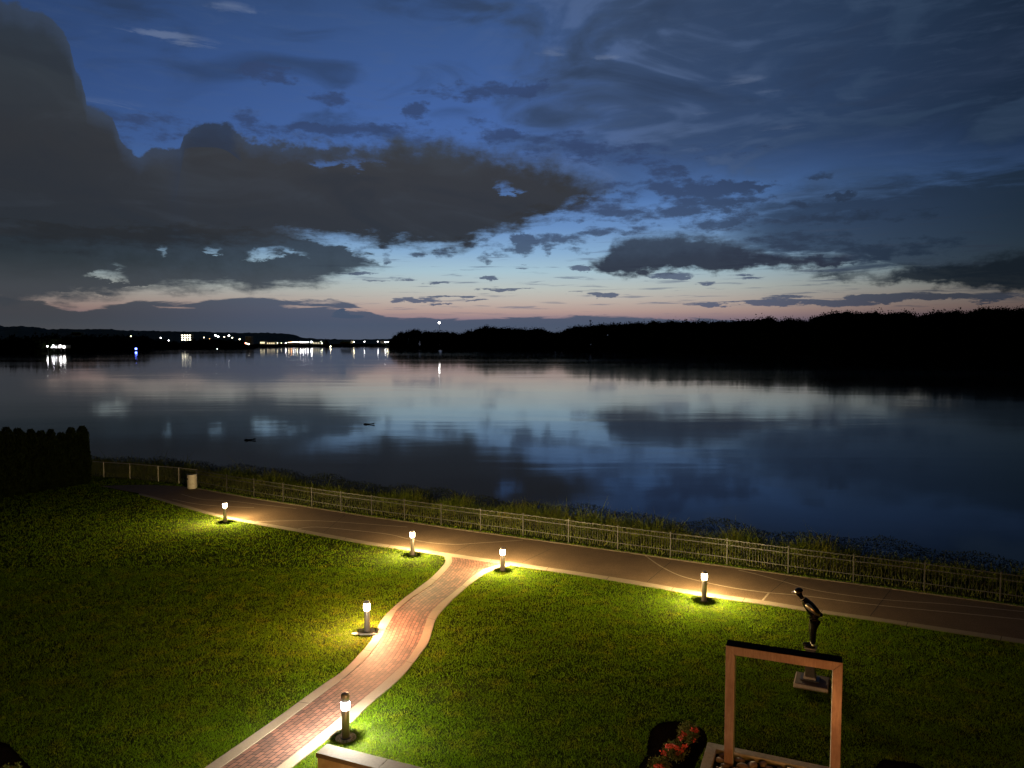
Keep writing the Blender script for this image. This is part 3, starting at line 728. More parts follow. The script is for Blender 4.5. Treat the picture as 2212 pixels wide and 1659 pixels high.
def bevel_obj(o, w_=0.006):
    md = o.modifiers.new('bevel', 'BEVEL'); md.width = w_; md.segments = 2; md.limit_method = 'ANGLE'
g_ = 0.0015
for nm_, pts in (('post', [(0, -0.05), (fw, -0.05), (fw, HFm - fw - g_), (0, HFm - g_)]),
                 ('post', [(Wf - fw, -0.05), (Wf, -0.05), (Wf, HFm - g_), (Wf - fw, HFm - fw - g_)]),
                 ('top_beam', [(0 + g_, HFm), (fw + g_, HFm - fw), (Wf - fw - g_, HFm - fw), (Wf - g_, HFm)])):
    bevel_obj(prism(pts, 0, dp).build(nm_, M_frame, r))
M_lit_side = mat_new('lit_side_steel', rough=0.4, metal=0.4, build=noisy((0.45, 0.42, 0.34), (0.36, 0.33, 0.27), 30, bs=0.05))  # pale plates carry the light on the posts' inner sides in their colour
MB().box((fw + 0.004, dp / 2, (HFm - fw) / 2 - 0.01), (0.006, dp - 0.01, HFm - fw - 0.02)).build('lit_inner_side', M_lit_side, r)
MB().box((Wf - fw - 0.004, dp / 2, (HFm - fw) / 2 - 0.01), (0.006, dp - 0.01, HFm - fw - 0.02)).build('lit_inner_side', M_lit_side, r)
# matt black sheet lying on the beam's top face
M_mblack = mat_new('matt_black_top', base=(0.008, 0.007, 0.007), rough=0.95, spec=0.05)
MB().box((Wf / 2, dp / 2, HFm + 0.0075), (Wf - 0.01, dp - 0.004, 0.012)).build('top_sheet', M_mblack, r)
# bed
c0 = at(1528.8, 1602.4, 0.12); c1 = at(1795.5, 1657.5, 0.12)
ub = (c1 - c0); ub.z = 0; ub.normalize(); angb = math.atan2(ub.y, ub.x)
r = empty('planter_kerb', (c0.x, c0.y, 0), angb); tag(r, 'pale concrete kerb around the stones under the frame sculpture', 'kerb')
M_pl = mat_new('planter_concrete', rough=0.85, build=noisy((0.30, 0.26, 0.20), (0.38, 0.33, 0.26), 14, bs=0.2, bd=0.004))
Lb, Db, wb_ = 3.6, 1.7, 0.22
MB().box((Lb / 2, -wb_ / 2, 0.055), (Lb, wb_, 0.13), bev=0.008).build('kerb_stone', M_pl, r)
MB().box((wb_ / 2, -Db / 2 - wb_ / 2, 0.054), (wb_, Db - wb_, 0.13), bev=0.008).build('kerb_stone', M_pl, r)
MB().box((Lb - wb_ / 2, -Db / 2 - wb_ / 2, 0.054), (wb_, Db - wb_, 0.13), bev=0.008).build('kerb_stone', M_pl, r)
MB().box((Lb / 2, -Db + wb_ / 2 - 0.003, 0.055), (Lb - 2 * wb_ - 0.006, wb_, 0.13), bev=0.008).build('kerb_stone', M_pl, r)
# river stones
def stone_mat(x, t, b):
    p = objco(t); oi = t.nodes.new('ShaderNodeObjectInfo')
    n = x.noise(p, 6, 4, 0.6); n2 = x.noise(p, 40, 3, 0.6)
    c = x.ramp(oi.outputs['Random'], [(0.0, (0.16, 0.10, 0.06, 1)), (0.35, (0.24, 0.16, 0.10, 1)), (0.6, (0.30, 0.22, 0.15, 1)), (0.8, (0.46, 0.40, 0.32, 1)), (1.0, (0.20, 0.15, 0.12, 1))])
    c = x.mix(x.m('MULTIPLY', x.step(n, 0.4, 0.65), 0.5), c, (0.10, 0.07, 0.05, 1))
    t.links.new(c, b.inputs['Base Color']); bump(x, t, b, n2, 0.3, 0.01)
M_stone = mat_new('river_stone', rough=0.65, build=stone_mat)
smesh = []
for k in range(5):
    rg = random.Random(k + 40); bm = bmesh.new(); bmesh.ops.create_icosphere(bm, subdivisions=3, radius=1)
    off = Vector((rg.uniform(0, 9), rg.uniform(0, 9), rg.uniform(0, 9)))
    from mathutils import noise as mn
    for v in bm.verts:
        v.co *= 1 + 0.22 * mn.noise(v.co * 1.1 + off) + 0.05 * mn.noise(v.co * 3 + off)
        v.co = Vector((v.co.x, v.co.y * 0.78, v.co.z * 0.5))
    me = bpy.data.meshes.new('river_stone'); bm.to_mesh(me); bm.free(); me.materials.append(M_stone)
    for p in me.polygons: p.use_smooth = True
    smesh.append(me)
RB = Matrix.Rotation(angb, 3, 'Z')
rg = random.Random(12); placed = []
for k in range(900):
    x_, y_ = rg.uniform(wb_ + 0.10, 2.9), rg.uniform(-1.15, -wb_ - 0.10)
    s_ = rg.uniform(0.085, 0.155)
    if any((x_ - a) ** 2 + (y_ - b) ** 2 < (0.86 * (s_ + c)) ** 2 for a, b, c in placed): continue
    wp_ = c0 + RB @ Vector((x_, y_, 0))
    loc_f = Matrix.Rotation(-angf, 3, 'Z') @ (Vector((wp_.x, wp_.y, 0)) - Vector((A.x, A.y, 0)))
    if (abs(loc_f.x - fw / 2) < fw / 2 + 0.5 * s_ or abs(loc_f.x - Wf + fw / 2) < fw / 2 + 0.5 * s_) and -0.5 * s_ < loc_f.y < dp + 0.5 * s_: continue
    placed.append((x_, y_, s_))
    if len(placed) > 62: break
    o = bpy.data.objects.new('river_stone', smesh[k % 5]); C.objects.link(o)
    o.location = (wp_.x, wp_.y, 0.03 + s_ * 0.22); o.scale = (s_, s_, s_); o.rotation_euler = (rg.uniform(-.2, .2), rg.uniform(-.2, .2), rg.uniform(0, 6.28))
    tag(o, 'rounded river stone lying in the bed under the frame sculpture', 'stone', 'river stones under the frame sculpture')

# ------------------------------------------------------------------ dark mulch beds and flowering plants
M_mulch = mat_new('dark_mulch', rough=1.0, spec=0.0, build=noisy((0.002, 0.0015, 0.001), (0.009, 0.006, 0.004), 35, bs=0.9, bd=0.03))
BEDS = [[(1345, 1705), (1372, 1672), (1381, 1655), (1396, 1632), (1399, 1605), (1404, 1583), (1415, 1570), (1431, 1562), (1468, 1559.5), (1503, 1568), (1522, 1581), (1528, 1597), (1527, 1606), (1500, 1662), (1478, 1705)],
        [(-90, 1612), (-20, 1600), (0, 1603), (18, 1610), (37, 1628), (53, 1645), (67, 1660), (82, 1690), (80, 1730), (-120, 1730)],
        [(1880, 1700), (1890, 1665), (1899, 1648), (1906, 1642), (1932, 1645), (1978, 1651), (1996, 1660), (2010, 1700)]]
bedp = []
for bd in BEDS:
    P = [at(*p) for p in bd]; P = [v for v in spline(P + [P[0]], 0.12)][:-1]
    bedp.append(np.array([(v.x, v.y) for v in P]))
    m = MB(); cen = sum(P, Vector()) / len(P)
    vs = [(v.x, v.y, 0.012) for v in P] + [(cen.x, cen.y, 0.07)]
    m.add(vs, [(i, (i + 1) % len(P), len(P)) for i in range(len(P))])
    tag(m.build('mulch_bed', M_mulch), kind='structure')

def leaf_mat(name, c1, c2, rough=0.6, scale=3.0, trans=0.0):
    def f(x, t, b):
        p = geopos(t); n = x.noise(p, scale, 3, 0.6)
        c = x.mix(x.step(n, 0.35, 0.65), (*c1, 1), (*c2, 1))
        t.links.new(c, b.inputs['Base Color'])
    return mat_new(name, rough=0.9, spec=0.02, build=f)
M_leaf = leaf_mat('shrub_leaf', (0.05, 0.07, 0.015), (0.11, 0.11, 0.03), scale=12)
M_red = mat_new('coral_red_petals', base=(0.55, 0.07, 0.045), rough=0.6)

def leaf_cloud(P, size, rs, droop=0.4, asp=0.45):
    """diamond-shaped leaves at points P"""
    n = len(P); d = rs.normal(size=(n, 3)); d[:, 2] = d[:, 2] * 0.7 + droop; d /= np.linalg.norm(d, axis=1)[:, None]
    s = np.cross(d, rs.normal(size=(n, 3))); s /= np.linalg.norm(s, axis=1)[:, None]
    sz = (size * rs.uniform(0.6, 1.3, n))[:, None]
    v = np.stack([P, P + d * sz * 0.5 + s * sz * asp * 0.5, P + d * sz, P + d * sz * 0.5 - s * sz * asp * 0.5], 1)
    return v
def flower_bush(px, R, H, fl_px, lab, seed):
    rs = np.random.RandomState(seed); c = at(*px); r = empty('flowering_shrub', c)
    tag(r, lab, 'plant')
    st = MB()
    for k in range(16):
        a = rs.uniform(0, 6.28); t = rs.uniform(0.3, 0.9)
        st.rod((0, 0, 0), (R * t * math.cos(a), R * t * math.sin(a), H * rs.uniform(.5, .9)), 0.006, 5, 0.003)
    st.build('stem', M_leaf, r)
    P = rs.normal(size=(900, 3)); P /= np.linalg.norm(P, axis=1)[:, None]; P *= (rs.uniform(0.2, 1, 900) ** 0.5)[:, None]
    lump = 1 + 0.3 * np.sin(P[:, 0] * 6 + seed) * np.cos(P[:, 1] * 5)
    P = P * lump[:, None] * np.array([R, R, H * 0.5]) + np.array([0, 0, H * 0.55])
    P = P[P[:, 2] > 0.02]
    np_mesh('foliage', leaf_cloud(P, 0.065, rs, 0.5), 4, M_leaf, r)
    for fx, fy in fl_px:
        d = ray(fx, fy); k = (c.y - 0.15) / d[1]
        q = Vector((d[0] * k, c.y - 0.15, EYE + d[2] * k)) - c
        q.z = min(max(q.z, 0.12), H * 1.05)
        P = np.array(q) + rs.normal(size=(34, 3)) * 0.020
        np_mesh('flower', leaf_cloud(P, 0.045, rs, 0.3, 0.8), 4, M_red, r)
flower_bush((1487, 1604), 0.26, 0.42, [(1496, 1577), (1477, 1586), (1503, 1579), (1470, 1594), (1499, 1598)], 'leafy shrub with few red flowers at the back of the dark bed', 5)
flower_bush((1457, 1644), 0.27, 0.40, [(1441, 1606), (1445, 1612), (1452, 1610), (1462, 1616), (1468, 1622), (1433, 1625), (1436, 1631), (1472, 1622), (1481, 1611), (1466, 1628)], 'shrub covered in coral red flowers in the middle of the dark bed', 9)
flower_bush((1424, 1672), 0.24, 0.32, [(1418, 1655), (1428, 1657)], 'small shrub cut by the bottom edge in front of the red flowers', 15)
flower_bush((18, 1686), 0.22, 0.28, [(21, 1657)], 'red flowering plant in the dark bed at the bottom left corner', 21)

# ------------------------------------------------------------------ bronze statue on a pedestal
def bronze(x, t, b):
    p = objco(t); n = x.noise(p, 14, 4, 0.6); n2 = x.noise(p, 70, 3, 0.6)
    c = x.mix(x.step(n, 0.35, 0.7), (0.025, 0.018, 0.012, 1), (0.06, 0.045, 0.028, 1))
    t.links.new(c, b.inputs['Base Color']); bump(x, t, b, n2, 0.15, 0.004)
M_bronze = mat_new('polished_dark_bronze', rough=0.26, metal=0.95, build=bronze)
M_glint = mat_new('glint_bronze', base=(0.85, 0.72, 0.5), rough=0.30, metal=0.9)  # pale colour paints the highlight along the arms and jacket hem
M_bright_glint = mat_new('bright_glint_bronze', base=(0.9, 0.78, 0.55), rough=0.3, metal=0.95)  # brighter colour paints glints on ankles, brim and collar

def skin_mesh(name, chains, mat, parent, root=0, sub=2):
    """chains: lists of (x,y,z,r); equal points are shared"""
    V, R, E = [], [], []
    def idx(p):
        for i, v in enumerate(V):
            if (Vector(v) - Vector(p[:3])).length < 1e-5: return i
        V.append(tuple(p[:3])); R.append(p[3]); return len(V) - 1
    for ch in chains:
        ids = [idx(p) for p in ch]
        E += list(zip(ids, ids[1:]))
    me = bpy.data.meshes.new(name + '_cage'); me.from_pydata(V, E, []); me.update()
    o = bpy.data.objects.new(name + '_cage', me); C.objects.link(o)
    md = o.modifiers.new('skin', 'SKIN'); md.use_smooth_shade = True
    sl = me.skin_vertices[0].data
    for i, r_ in enumerate(R):
        sl[i].radius = (r_, r_) if not isinstance(r_, tuple) else r_
        sl[i].use_root = (i == root)
    sb = o.modifiers.new('sub', 'SUBSURF'); sb.levels = sub; sb.render_levels = sub
    dg = bpy.context.evaluated_depsgraph_get(); dg.update()
    out = bpy.data.meshes.new_from_object(o.evaluated_get(dg))
    bpy.data.objects.remove(o)
    out.name = name; out.materials.clear()
    return link(name, out, mat, parent, True)

pb = at(1751, 1478); angs = math.radians(-26)
ZP = 1.02
r = empty('statue', pb, 0); tag(r, 'dark shiny bronze statue of a figure in a cap leaning forward on a slim pedestal', 'statue')
M_ped = mat_new('pedestal_metal', rough=0.5, metal=0.3, build=noisy((0.045, 0.038, 0.024), (0.07, 0.058, 0.038), 20, bs=0.1))
M_slab = mat_new('plinth_stone', rough=0.8, build=noisy((0.28, 0.21, 0.15), (0.36, 0.28, 0.20), 25, bs=0.2, bd=0.004))
M_slabt = mat_new('plinth_top_stone', rough=0.75, build=noisy((0.05, 0.028, 0.018), (0.075, 0.042, 0.028), 25, bs=0.2, bd=0.004))
pl = MB().box((0.02, -0.02, 0.05), (0.86, 0.80, 0.14), angs, bev=0.008).build('plinth', M_slab, r)
MB().box((0.02, -0.02, 0.1265), (0.80, 0.74, 0.012), angs).build('plinth_top', M_slabt, pl)
MB().box((0.0, 0.05, 0.15), (0.48, 0.40, 0.034), angs, bev=0.004).build('base_plate', M_dark, r)
MB().box((0.0, 0.05, 0.20), (0.31, 0.31, 0.064), angs, bev=0.004).build('pedestal_foot', M_slab, r)
MB().box((0.0, 0.05, (0.23 + ZP) / 2 - 0.01), (0.245, 0.245, ZP - 0.25), angs, bev=0.004).build('pedestal', M_ped, r)
MB().box((0.0, 0.05, ZP - 0.012), (0.30, 0.30, 0.022), angs).build('pedestal_cap', M_slab, r)
fg = empty('figure', (0.0, 0.05, ZP), math.radians(168)); fg.parent = r
SC = 0.985; fg.scale = (SC, SC, SC)
pel = (-0.10, 0, 0.88, (0.13, 0.115))
chest = (0.13, 0, 1.20, (0.15, 0.12)); nb = (0.245, 0, 1.345, 0.06)
body = [[pel, (-0.02, 0, 1.03, (0.12, 0.10)), chest, nb, (0.285, 0, 1.40, 0.055), (0.325, 0, 1.455, 0.085), (0.345, 0, 1.52, 0.088), (0.345, 0, 1.57, 0.06)],
        [(0.325, 0, 1.455, 0.085), (0.415, 0, 1.445, 0.016)]]
for s in (-1, 1):
    body.append([pel, (-0.09, 0.085 * s, 0.80, 0.088), (-0.02, 0.08 * s, 0.47, 0.058), (-0.045, 0.08 * s, 0.10, 0.042), (0.06, 0.085 * s, 0.045, 0.035), (0.12, 0.09 * s, 0.035, 0.028)])
    body.append([chest, (0.17, 0.155 * s, 1.255, 0.062), (-0.005, 0.235 * s, 1.09, 0.045), (-0.19, 0.13 * s, 0.955, 0.032), (-0.225, 0.095 * s, 0.935, 0.034), (-0.255, 0.07 * s, 0.915, 0.026)])
    for k in range(4):
        z = 0.935 - k * 0.014; ln = (0.060, 0.068, 0.063, 0.050)[k]
        body.append([(-0.255, 0.07 * s, 0.915, 0.026), (-0.275, (0.055) * s, z, 0.0095), (-0.28 , (0.055 - ln * 0.5) * s, z - 0.008, 0.0088), (-0.262, (0.055 - ln) * s, z - 0.014, 0.0075)])
    body.append([(-0.225, 0.095 * s, 0.935, 0.034), (-0.225, 0.075 * s, 0.975, 0.011), (-0.235, 0.04 * s, 0.985, 0.009)])
bo = skin_mesh('body', body, M_bronze, fg)
# jacket with flared hem, worn over the torso and arms
jk = [[(-0.135, 0, 0.835, (0.185, 0.180)), (-0.10, 0, 0.93, (0.172, 0.165)), (-0.02, 0, 1.05, (0.165, 0.155)), (0.12, 0, 1.20, (0.182, 0.168)), (0.215, 0, 1.315, (0.09, 0.085)), (0.25, 0, 1.355, (0.07, 0.07))]]
for s in (-1, 1):
    jk.append([(0.12, 0, 1.20, (0.182, 0.168)), (0.17, 0.15 * s, 1.25, 0.09)])
jo = skin_mesh('jacket', jk, M_bronze, fg)
for s in (-1, 1):
    skin_mesh('sleeve', [[(0.19, 0.17 * s, 1.26, 0.075), (0.09, 0.215 * s, 1.17, 0.072), (-0.01, 0.245 * s, 1.085, 0.066), (-0.10, 0.195 * s, 1.02, 0.058), (-0.18, 0.145 * s, 0.965, 0.050)]], M_glint, fg)
hm = MB().lathe([(0.150, -0.012), (0.160, 0.0), (0.150, 0.012)], 26, cap=False).build('jacket_hem', M_glint, fg, True)
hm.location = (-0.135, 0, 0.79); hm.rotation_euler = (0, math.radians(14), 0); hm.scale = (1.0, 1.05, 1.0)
tr = []
hp = (-0.10, 0, 0.84, (0.135, 0.145))
for s in (-1, 1): tr.append([hp, (-0.085, 0.09 * s, 0.74, (0.125, 0.13)), (-0.035, 0.082 * s, 0.47, 0.092), (-0.045, 0.082 * s, 0.20, 0.070), (-0.045, 0.082 * s, 0.105, 0.068)])
skin_mesh('trousers', tr, M_bronze, fg)
for s in (-1, 1):
    bm = bmesh.new(); bmesh.ops.create_icosphere(bm, subdivisions=3, radius=1)
    for v in bm.verts:
        x_, y_, z_ = v.co
        wd = 0.050 if x_ > 0 else 0.042
        v.co = Vector((x_ * 0.15 + 0.045, y_ * wd + 0.085 * s, max(0.004, 0.045 + z_ * (0.045 + 0.03 * max(0, -x_)))))
    me = bpy.data.meshes.new('shoe'); bm.to_mesh(me); bm.free(); sh = link('shoe', me, M_bronze, fg, True)
    MB().lathe([(0.056, 0.075), (0.062, 0.092), (0.056, 0.112)], 18, c=(-0.045, 0.083 * s, 0), cap=False).build('sock', M_bright_glint, fg, True)
# cap with brim, worn low on the forehead
cb = bmesh.new(); bmesh.ops.create_uvsphere(cb, u_segments=24, v_segments=14, radius=1)
for v in cb.verts: v.co = Vector((v.co.x * 0.113, v.co.y * 0.098, max(v.co.z, -0.12) * 0.085))
me = bpy.data.meshes.new('cap'); cb.to_mesh(me); cb.free(); cap = link('cap', me, M_bronze, fg, True)
cap.location = (0.345, 0, 1.545); cap.rotation_euler = (0, math.radians(14), 0)
m = MB(); n = 14
vs = [];
for zz in (0, 0.010):
    vs += [(0.095 * math.cos(t) + (0.0 if abs(math.sin(t)) > 0.99 else 0.0), 0.085 * math.sin(t), zz) for t in np.linspace(-1.25, 1.25, n)]
    vs += [(0.03 + 0.165 * math.cos(t), 0.082 * math.sin(t), zz - 0.012 * math.cos(t)) for t in np.linspace(-1.25, 1.25, n)]
fs = []
for i in range(n - 1):
    fs += [(i, n + i, n + i + 1, i + 1), (2 * n + i, 2 * n + i + 1, 3 * n + i + 1, 3 * n + i), (n + i, 3 * n + i, 3 * n + i + 1, n + i + 1)]
m.add(vs, fs); m.build('brim', M_bright_glint, cap, True)
MB().lathe([(0.070, 0.0), (0.078, 0.012), (0.070, 0.028)], 20, cap=False).build('collar', M_bright_glint, fg, True)
cl = fg.children[-1] if fg.children else None
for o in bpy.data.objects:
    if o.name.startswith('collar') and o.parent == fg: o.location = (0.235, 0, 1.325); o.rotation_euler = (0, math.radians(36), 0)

# ------------------------------------------------------------------ arborvitae hedge at left
M_arb = leaf_mat('dark_evergreen_leaf', (0.005, 0.009, 0.003), (0.011, 0.017, 0.005), scale=5)
M_bark = mat_new('dark_bark', rough=0.95, build=noisy((0.06, 0.045, 0.03), (0.11, 0.08, 0.055), 14, bs=0.6, bd=0.01))
ARB = [((181, 1046), 924, 'rightmost column of the clipped evergreen row, beside the wire fence'), ((157, 1050), 927, 'second evergreen column from the wire fence, nearly as tall as the first'),
       ((136, 1053), 938, 'lowest topped evergreen column, third from the wire fence'), ((114, 1057), 931, 'slim pointed evergreen column, fourth from the wire fence'),
       ((92, 1060), 934, 'broad round topped evergreen column, fifth from the wire fence'), ((71, 1064), 931, 'narrow evergreen column with a notch beside it, sixth from the wire fence'),
       ((44, 1069), 929, 'wide evergreen column, seventh from the wire fence'), ((19, 1073), 927, 'evergreen column just inside the left edge of the photo'),
       ((-6, 1078), 929, 'evergreen column cut by the left edge of the photo')]
def arb_tree(seed, W):
    rs = np.random.RandomState(seed); n = 5200
    t = rs.uniform(0, 1, n); prof_ = np.interp(t, [0, .08, .4, .75, .92, 1.0], [0.75, 0.95, 1.0, 0.84, 0.66, 0.20])
    a = rs.uniform(0, 6.283, n); rr = W * prof_ * (0.80 + 0.25 * rs.uniform(0, 1, n)) * (1 + 0.12 * np.sin(a * 5 + t * 14))
    P = np.stack([rr * np.cos(a), rr * np.sin(a), 0.015 + t * 0.985], 1)
    d = np.stack([np.cos(a) * 0.35, np.sin(a) * 0.35, np.ones(n)], 1) + rs.normal(size=(n, 3)) * 0.25; d /= np.linalg.norm(d, axis=1)[:, None]
    s = np.cross(d, rs.normal(size=(n, 3))); s /= np.linalg.norm(s, axis=1)[:, None]
    return P, d, s, rs
for k, (bp, ty, lab) in enumerate(ARB):
    c = at(*bp); d = ray(bp[0], ty); kk = c.y / d[1]; Ht = EYE + d[2] * kk
    r = empty('evergreen_column', c); tag(r, lab, 'tree', 'clipped evergreen row beside the lawn')
    wd_ = (0.40, 0.36, 0.34, 0.30, 0.40, 0.33, 0.44, 0.42, 0.42)[k]
    P, d, s, rs = arb_tree(k, wd_); P = P.copy(); P[:, 2] *= Ht
    sz = (0.16 * rs.uniform(0.6, 1.3, len(P)))[:, None]
    v = np.stack([P, P + d * sz * 0.5 + s * sz * 0.2, P + d * sz, P + d * sz * 0.5 - s * sz * 0.2], 1)
    np_mesh('foliage', v, 4, M_arb, r)
    MB().lathe([(0.07, 0), (0.05, Ht * 0.5), (0.02, Ht * 0.9)], 8).build('trunk', M_bark, r)
    MB().lathe([(wd_ * .6, 0.02), (wd_ * .80, 0.35), (wd_ * .80, Ht * .45), (wd_ * .6, Ht * .8), (wd_ * .2, Ht * .95)], 12).build('inner_foliage', M_arb, r, True)

# ------------------------------------------------------------------ driftwood on the river
M_drift = mat_new('wet_driftwood', rough=0.7, build=noisy((0.05, 0.042, 0.035), (0.12, 0.10, 0.08), 6, bs=0.5))
for (px, L, a, lab) in (((540, 951), 1.3, 0.1, 'dark driftwood log floating off the hedge end'), ((797, 917), 1.6, -0.2, 'forked driftwood floating in mid river')):
    c = at(px[0], px[1], WATER); m = MB()
    m.rod((-L / 2, 0, 0.04), (L / 2, 0.1, 0.10), 0.09, 10, 0.05)
    m.rod((L * 0.2, 0, 0.1), (L * 0.46, 0.3, 0.22), 0.05, 8, 0.03).rod((-L * 0.1, 0, 0.05), (-L * 0.35, -0.3, 0.22), 0.06, 8, 0.02)
    o = m.build('driftwood', M_drift, loc=c); o.rotation_euler = (0, 0, a); tag(o, lab, 'driftwood')

# ------------------------------------------------------------------ lawn grass: real blades, denser where the lens sees more
P_trail = np.vstack([poly_xy(NG), poly_xy(FE)[::-1]])
P_walk = np.vstack([poly_xy(LO), poly_xy(RO)[::-1]])
def grass_mat(name, c1, c2, c3, sc_=1.6):
    def f(x, t, b):
        p = geopos(t); n = x.noise(p, sc_, 4, 0.6); n2 = x.noise(p, 60, 2, 0.5); n3 = x.noise(p, 0.25, 3, 0.5)
        c = x.mix(x.step(n2, 0.3, 0.7), (*c1, 1), (*c2, 1))
        c = x.mix(x.m('MULTIPLY', x.step(n, 0.45, 0.75), 0.7), c, (*c3, 1))
        c = x.mix(x.m('MULTIPLY', x.step(n3, 0.45, 0.7), 0.35), c, x.mix(1.0, c, (1.25, 0.95, 0.8, 1), 'MULTIPLY'))
        t.links.new(c, b.inputs['Base Color'])
    def f2(x, t, b):
        f(x, t, b); lk = b.inputs['Base Color'].links[0].from_socket; out = [n for n in t.nodes if n.type == 'OUTPUT_MATERIAL'][0]
        d = t.nodes.new('ShaderNodeBsdfDiffuse'); tr = t.nodes.new('ShaderNodeBsdfTranslucent'); mx = t.nodes.new('ShaderNodeMixShader')
        mx.inputs[0].default_value = 0.42
        t.links.new(lk, d.inputs[0]); t.links.new(lk, tr.inputs[0]); t.links.new(d.outputs[0], mx.inputs[1]); t.links.new(tr.outputs[0], mx.inputs[2])
        t.links.new(mx.outputs[0], out.inputs[0]); t.nodes.remove(b)
    return mat_new(name, build=f2)
M_grass = grass_mat('lawn_blades', (0.065, 0.135, 0.004), (0.135, 0.225, 0.007), (0.20, 0.20, 0.014))
rs = np.random.RandomState(11)
def scatter(n, x0, x1, y0, y1):
    return np.stack([rs.uniform(x0, x1, n), rs.uniform(y0, y1, n)], 1)
def lawn(n, ymin, ymax, hgt, wdt, pad=0.0):
    y = rs.uniform(ymin, ymax, n); hw = 0.70 * y + 1.0
    p = np.stack([rs.uniform(-1, 1, n) * hw, y], 1)
    # hedge / river side limit: stay inside the fences
    yl = np.interp(p[:, 0], fl[:, 0], fl[:, 1])
    keep = p[:, 1] < yl - 0.03
    for poly in [P_trail, P_walk] + bedp: keep &= ~inside(p, poly)
    q = (p - np.array([c0.x, c0.y])) @ np.array([[math.cos(angb), -math.sin(angb)], [math.sin(angb), math.cos(angb)]])
    keep &= ~((q[:, 0] > -0.02) & (q[:, 0] < Lb + 0.02) & (q[:, 1] < 0.02) & (q[:, 1] > -Db - 0.02))
    for (px, *_r) in BOLL:
        b_ = at(*px); keep &= ((p[:, 0] - b_.x) ** 2 + (p[:, 1] - b_.y) ** 2) > 0.14 ** 2
    # mown clumps
    cl = np.sin(p[:, 0] * 3.1 + np.sin(p[:, 1] * 2.3) * 2) * np.sin(p[:, 1] * 3.7 + np.sin(p[:, 0] * 1.9) * 2)
    keep &= rs.uniform(0, 1, n) < 0.72 + 0.28 * cl
    p = p[keep]; n = len(p)
    a = rs.uniform(0, 6.283, n); h = hgt * rs.uniform(0.55, 1.25, n); w_ = wdt * rs.uniform(0.7, 1.3, n)
    lean = rs.normal(size=(n, 2)) * 0.55 * h[:, None]
    z = np.zeros(n)
    v0 = np.stack([p[:, 0] + np.cos(a) * w_, p[:, 1] + np.sin(a) * w_, z], 1)
    v1 = np.stack([p[:, 0] - np.cos(a) * w_, p[:, 1] - np.sin(a) * w_, z], 1)
    v2 = np.stack([p[:, 0] + lean[:, 0], p[:, 1] + lean[:, 1], z + h], 1)
    return np.stack([v0, v1, v2], 1)
V = np.concatenate([lawn(330000, 14.5, 20, 0.050, 0.0060), lawn(420000, 20, 30, 0.058, 0.0085), lawn(260000, 30, 52, 0.07, 0.014)])
tag(np_mesh('lawn_grass', V, 3, M_grass), 'short mown green lawn on both sides of the brick walk', 'grass', kind='stuff')

# ------------------------------------------------------------------ rough growth on the river bank
M_weed = grass_mat('bank_weeds', (0.075, 0.115, 0.012), (0.16, 0.20, 0.024), (0.19, 0.17, 0.035), 1.1)
M_scrub = leaf_mat('bank_scrub', (0.010, 0.016, 0.005), (0.022, 0.030, 0.010), scale=2)
s_fl = np.r_[0, np.cumsum(np.linalg.norm(np.diff(fl, axis=0), axis=1))]
def on_bank(n, d0, d1, xr=(-60, 60)):
    s = rs.uniform(0, s_fl[-1], n); d = rs.uniform(d0, d1, n)
    x = np.interp(s, s_fl, fl[:, 0]); y = np.interp(s, s_fl, fl[:, 1])
    nx = np.interp(s, s_fl, nm[:, 0]); ny = np.interp(s, s_fl, nm[:, 1])
    X, Y = x + nx * d, y + ny * d
    Z = np.interp(d, [q[0] for q in BANKP], [q[1] for q in BANKP])
    k = (np.abs(X) < 0.72 * Y + 3) & (Y > 10)
    return np.stack([X, Y, Z], 1)[k], d[k], s[k]
def blades(P, h, w_, curl=0.35):
    n = len(P); a = rs.uniform(0, 6.283, n); l = rs.normal(size=(n, 2)) * (curl * h)[:, None]
    o = np.stack([np.cos(a) * w_, np.sin(a) * w_, np.zeros(n)], 1)
    m_ = P + np.stack([l[:, 0] * 0.35, l[:, 1] * 0.35, h * 0.6], 1)
    t_ = P + np.stack([l[:, 0], l[:, 1], h], 1)
    return np.concatenate([np.stack([P + o, P - o, m_ - o * 0.7], 1), np.stack([P + o, m_ - o * 0.7, m_ + o * 0.7], 1), np.stack([m_ + o * 0.7, m_ - o * 0.7, t_], 1)])
P, d, s = on_bank(110000, 0.12, 5.6)
patch = 0.5 + 0.5 * np.sin(s * 0.9 + np.sin(s * 0.37) * 3)
h = np.interp(d, [0.1, 0.6, 1.6, 3.0, 4.2, 5.6], [0.08, 0.18, 0.30, 0.60, 0.95, 0.95]) * rs.uniform(0.5, 1.25, len(P)) * (0.7 + 0.5 * patch)
tall = rs.uniform(0, 1, len(P)) < 0.03; h[tall & (d > 1.8)] *= 1.5
V = blades(P, h, 0.009 + 0.010 * (h > 0.5), 0.3)
tag(np_mesh('bank_weeds', V, 3, M_weed), 'tall rough weeds on the river bank behind the picket fence', 'weeds', kind='stuff')
P, d, s = on_bank(330000, 5.0, 8.2)
lum = 0.55 + 0.45 * np.sin(s * 0.55 + 1.3 * np.sin(s * 0.21)) * np.sin(s * 1.3)
top = np.interp(d, [4.4, 5.5, 7.0, 8.2], [0.7, 1.35, 1.5, 0.5]) * (0.75 + 0.4 * lum)
P[:, 2] += rs.uniform(0, 1, len(P)) ** 0.7 * top
tag(np_mesh('bank_scrub', leaf_cloud(P, 0.085, rs, 0.6, 0.45), 4, M_scrub), 'dark low scrub along the water edge below the bank', 'scrub', kind='stuff')

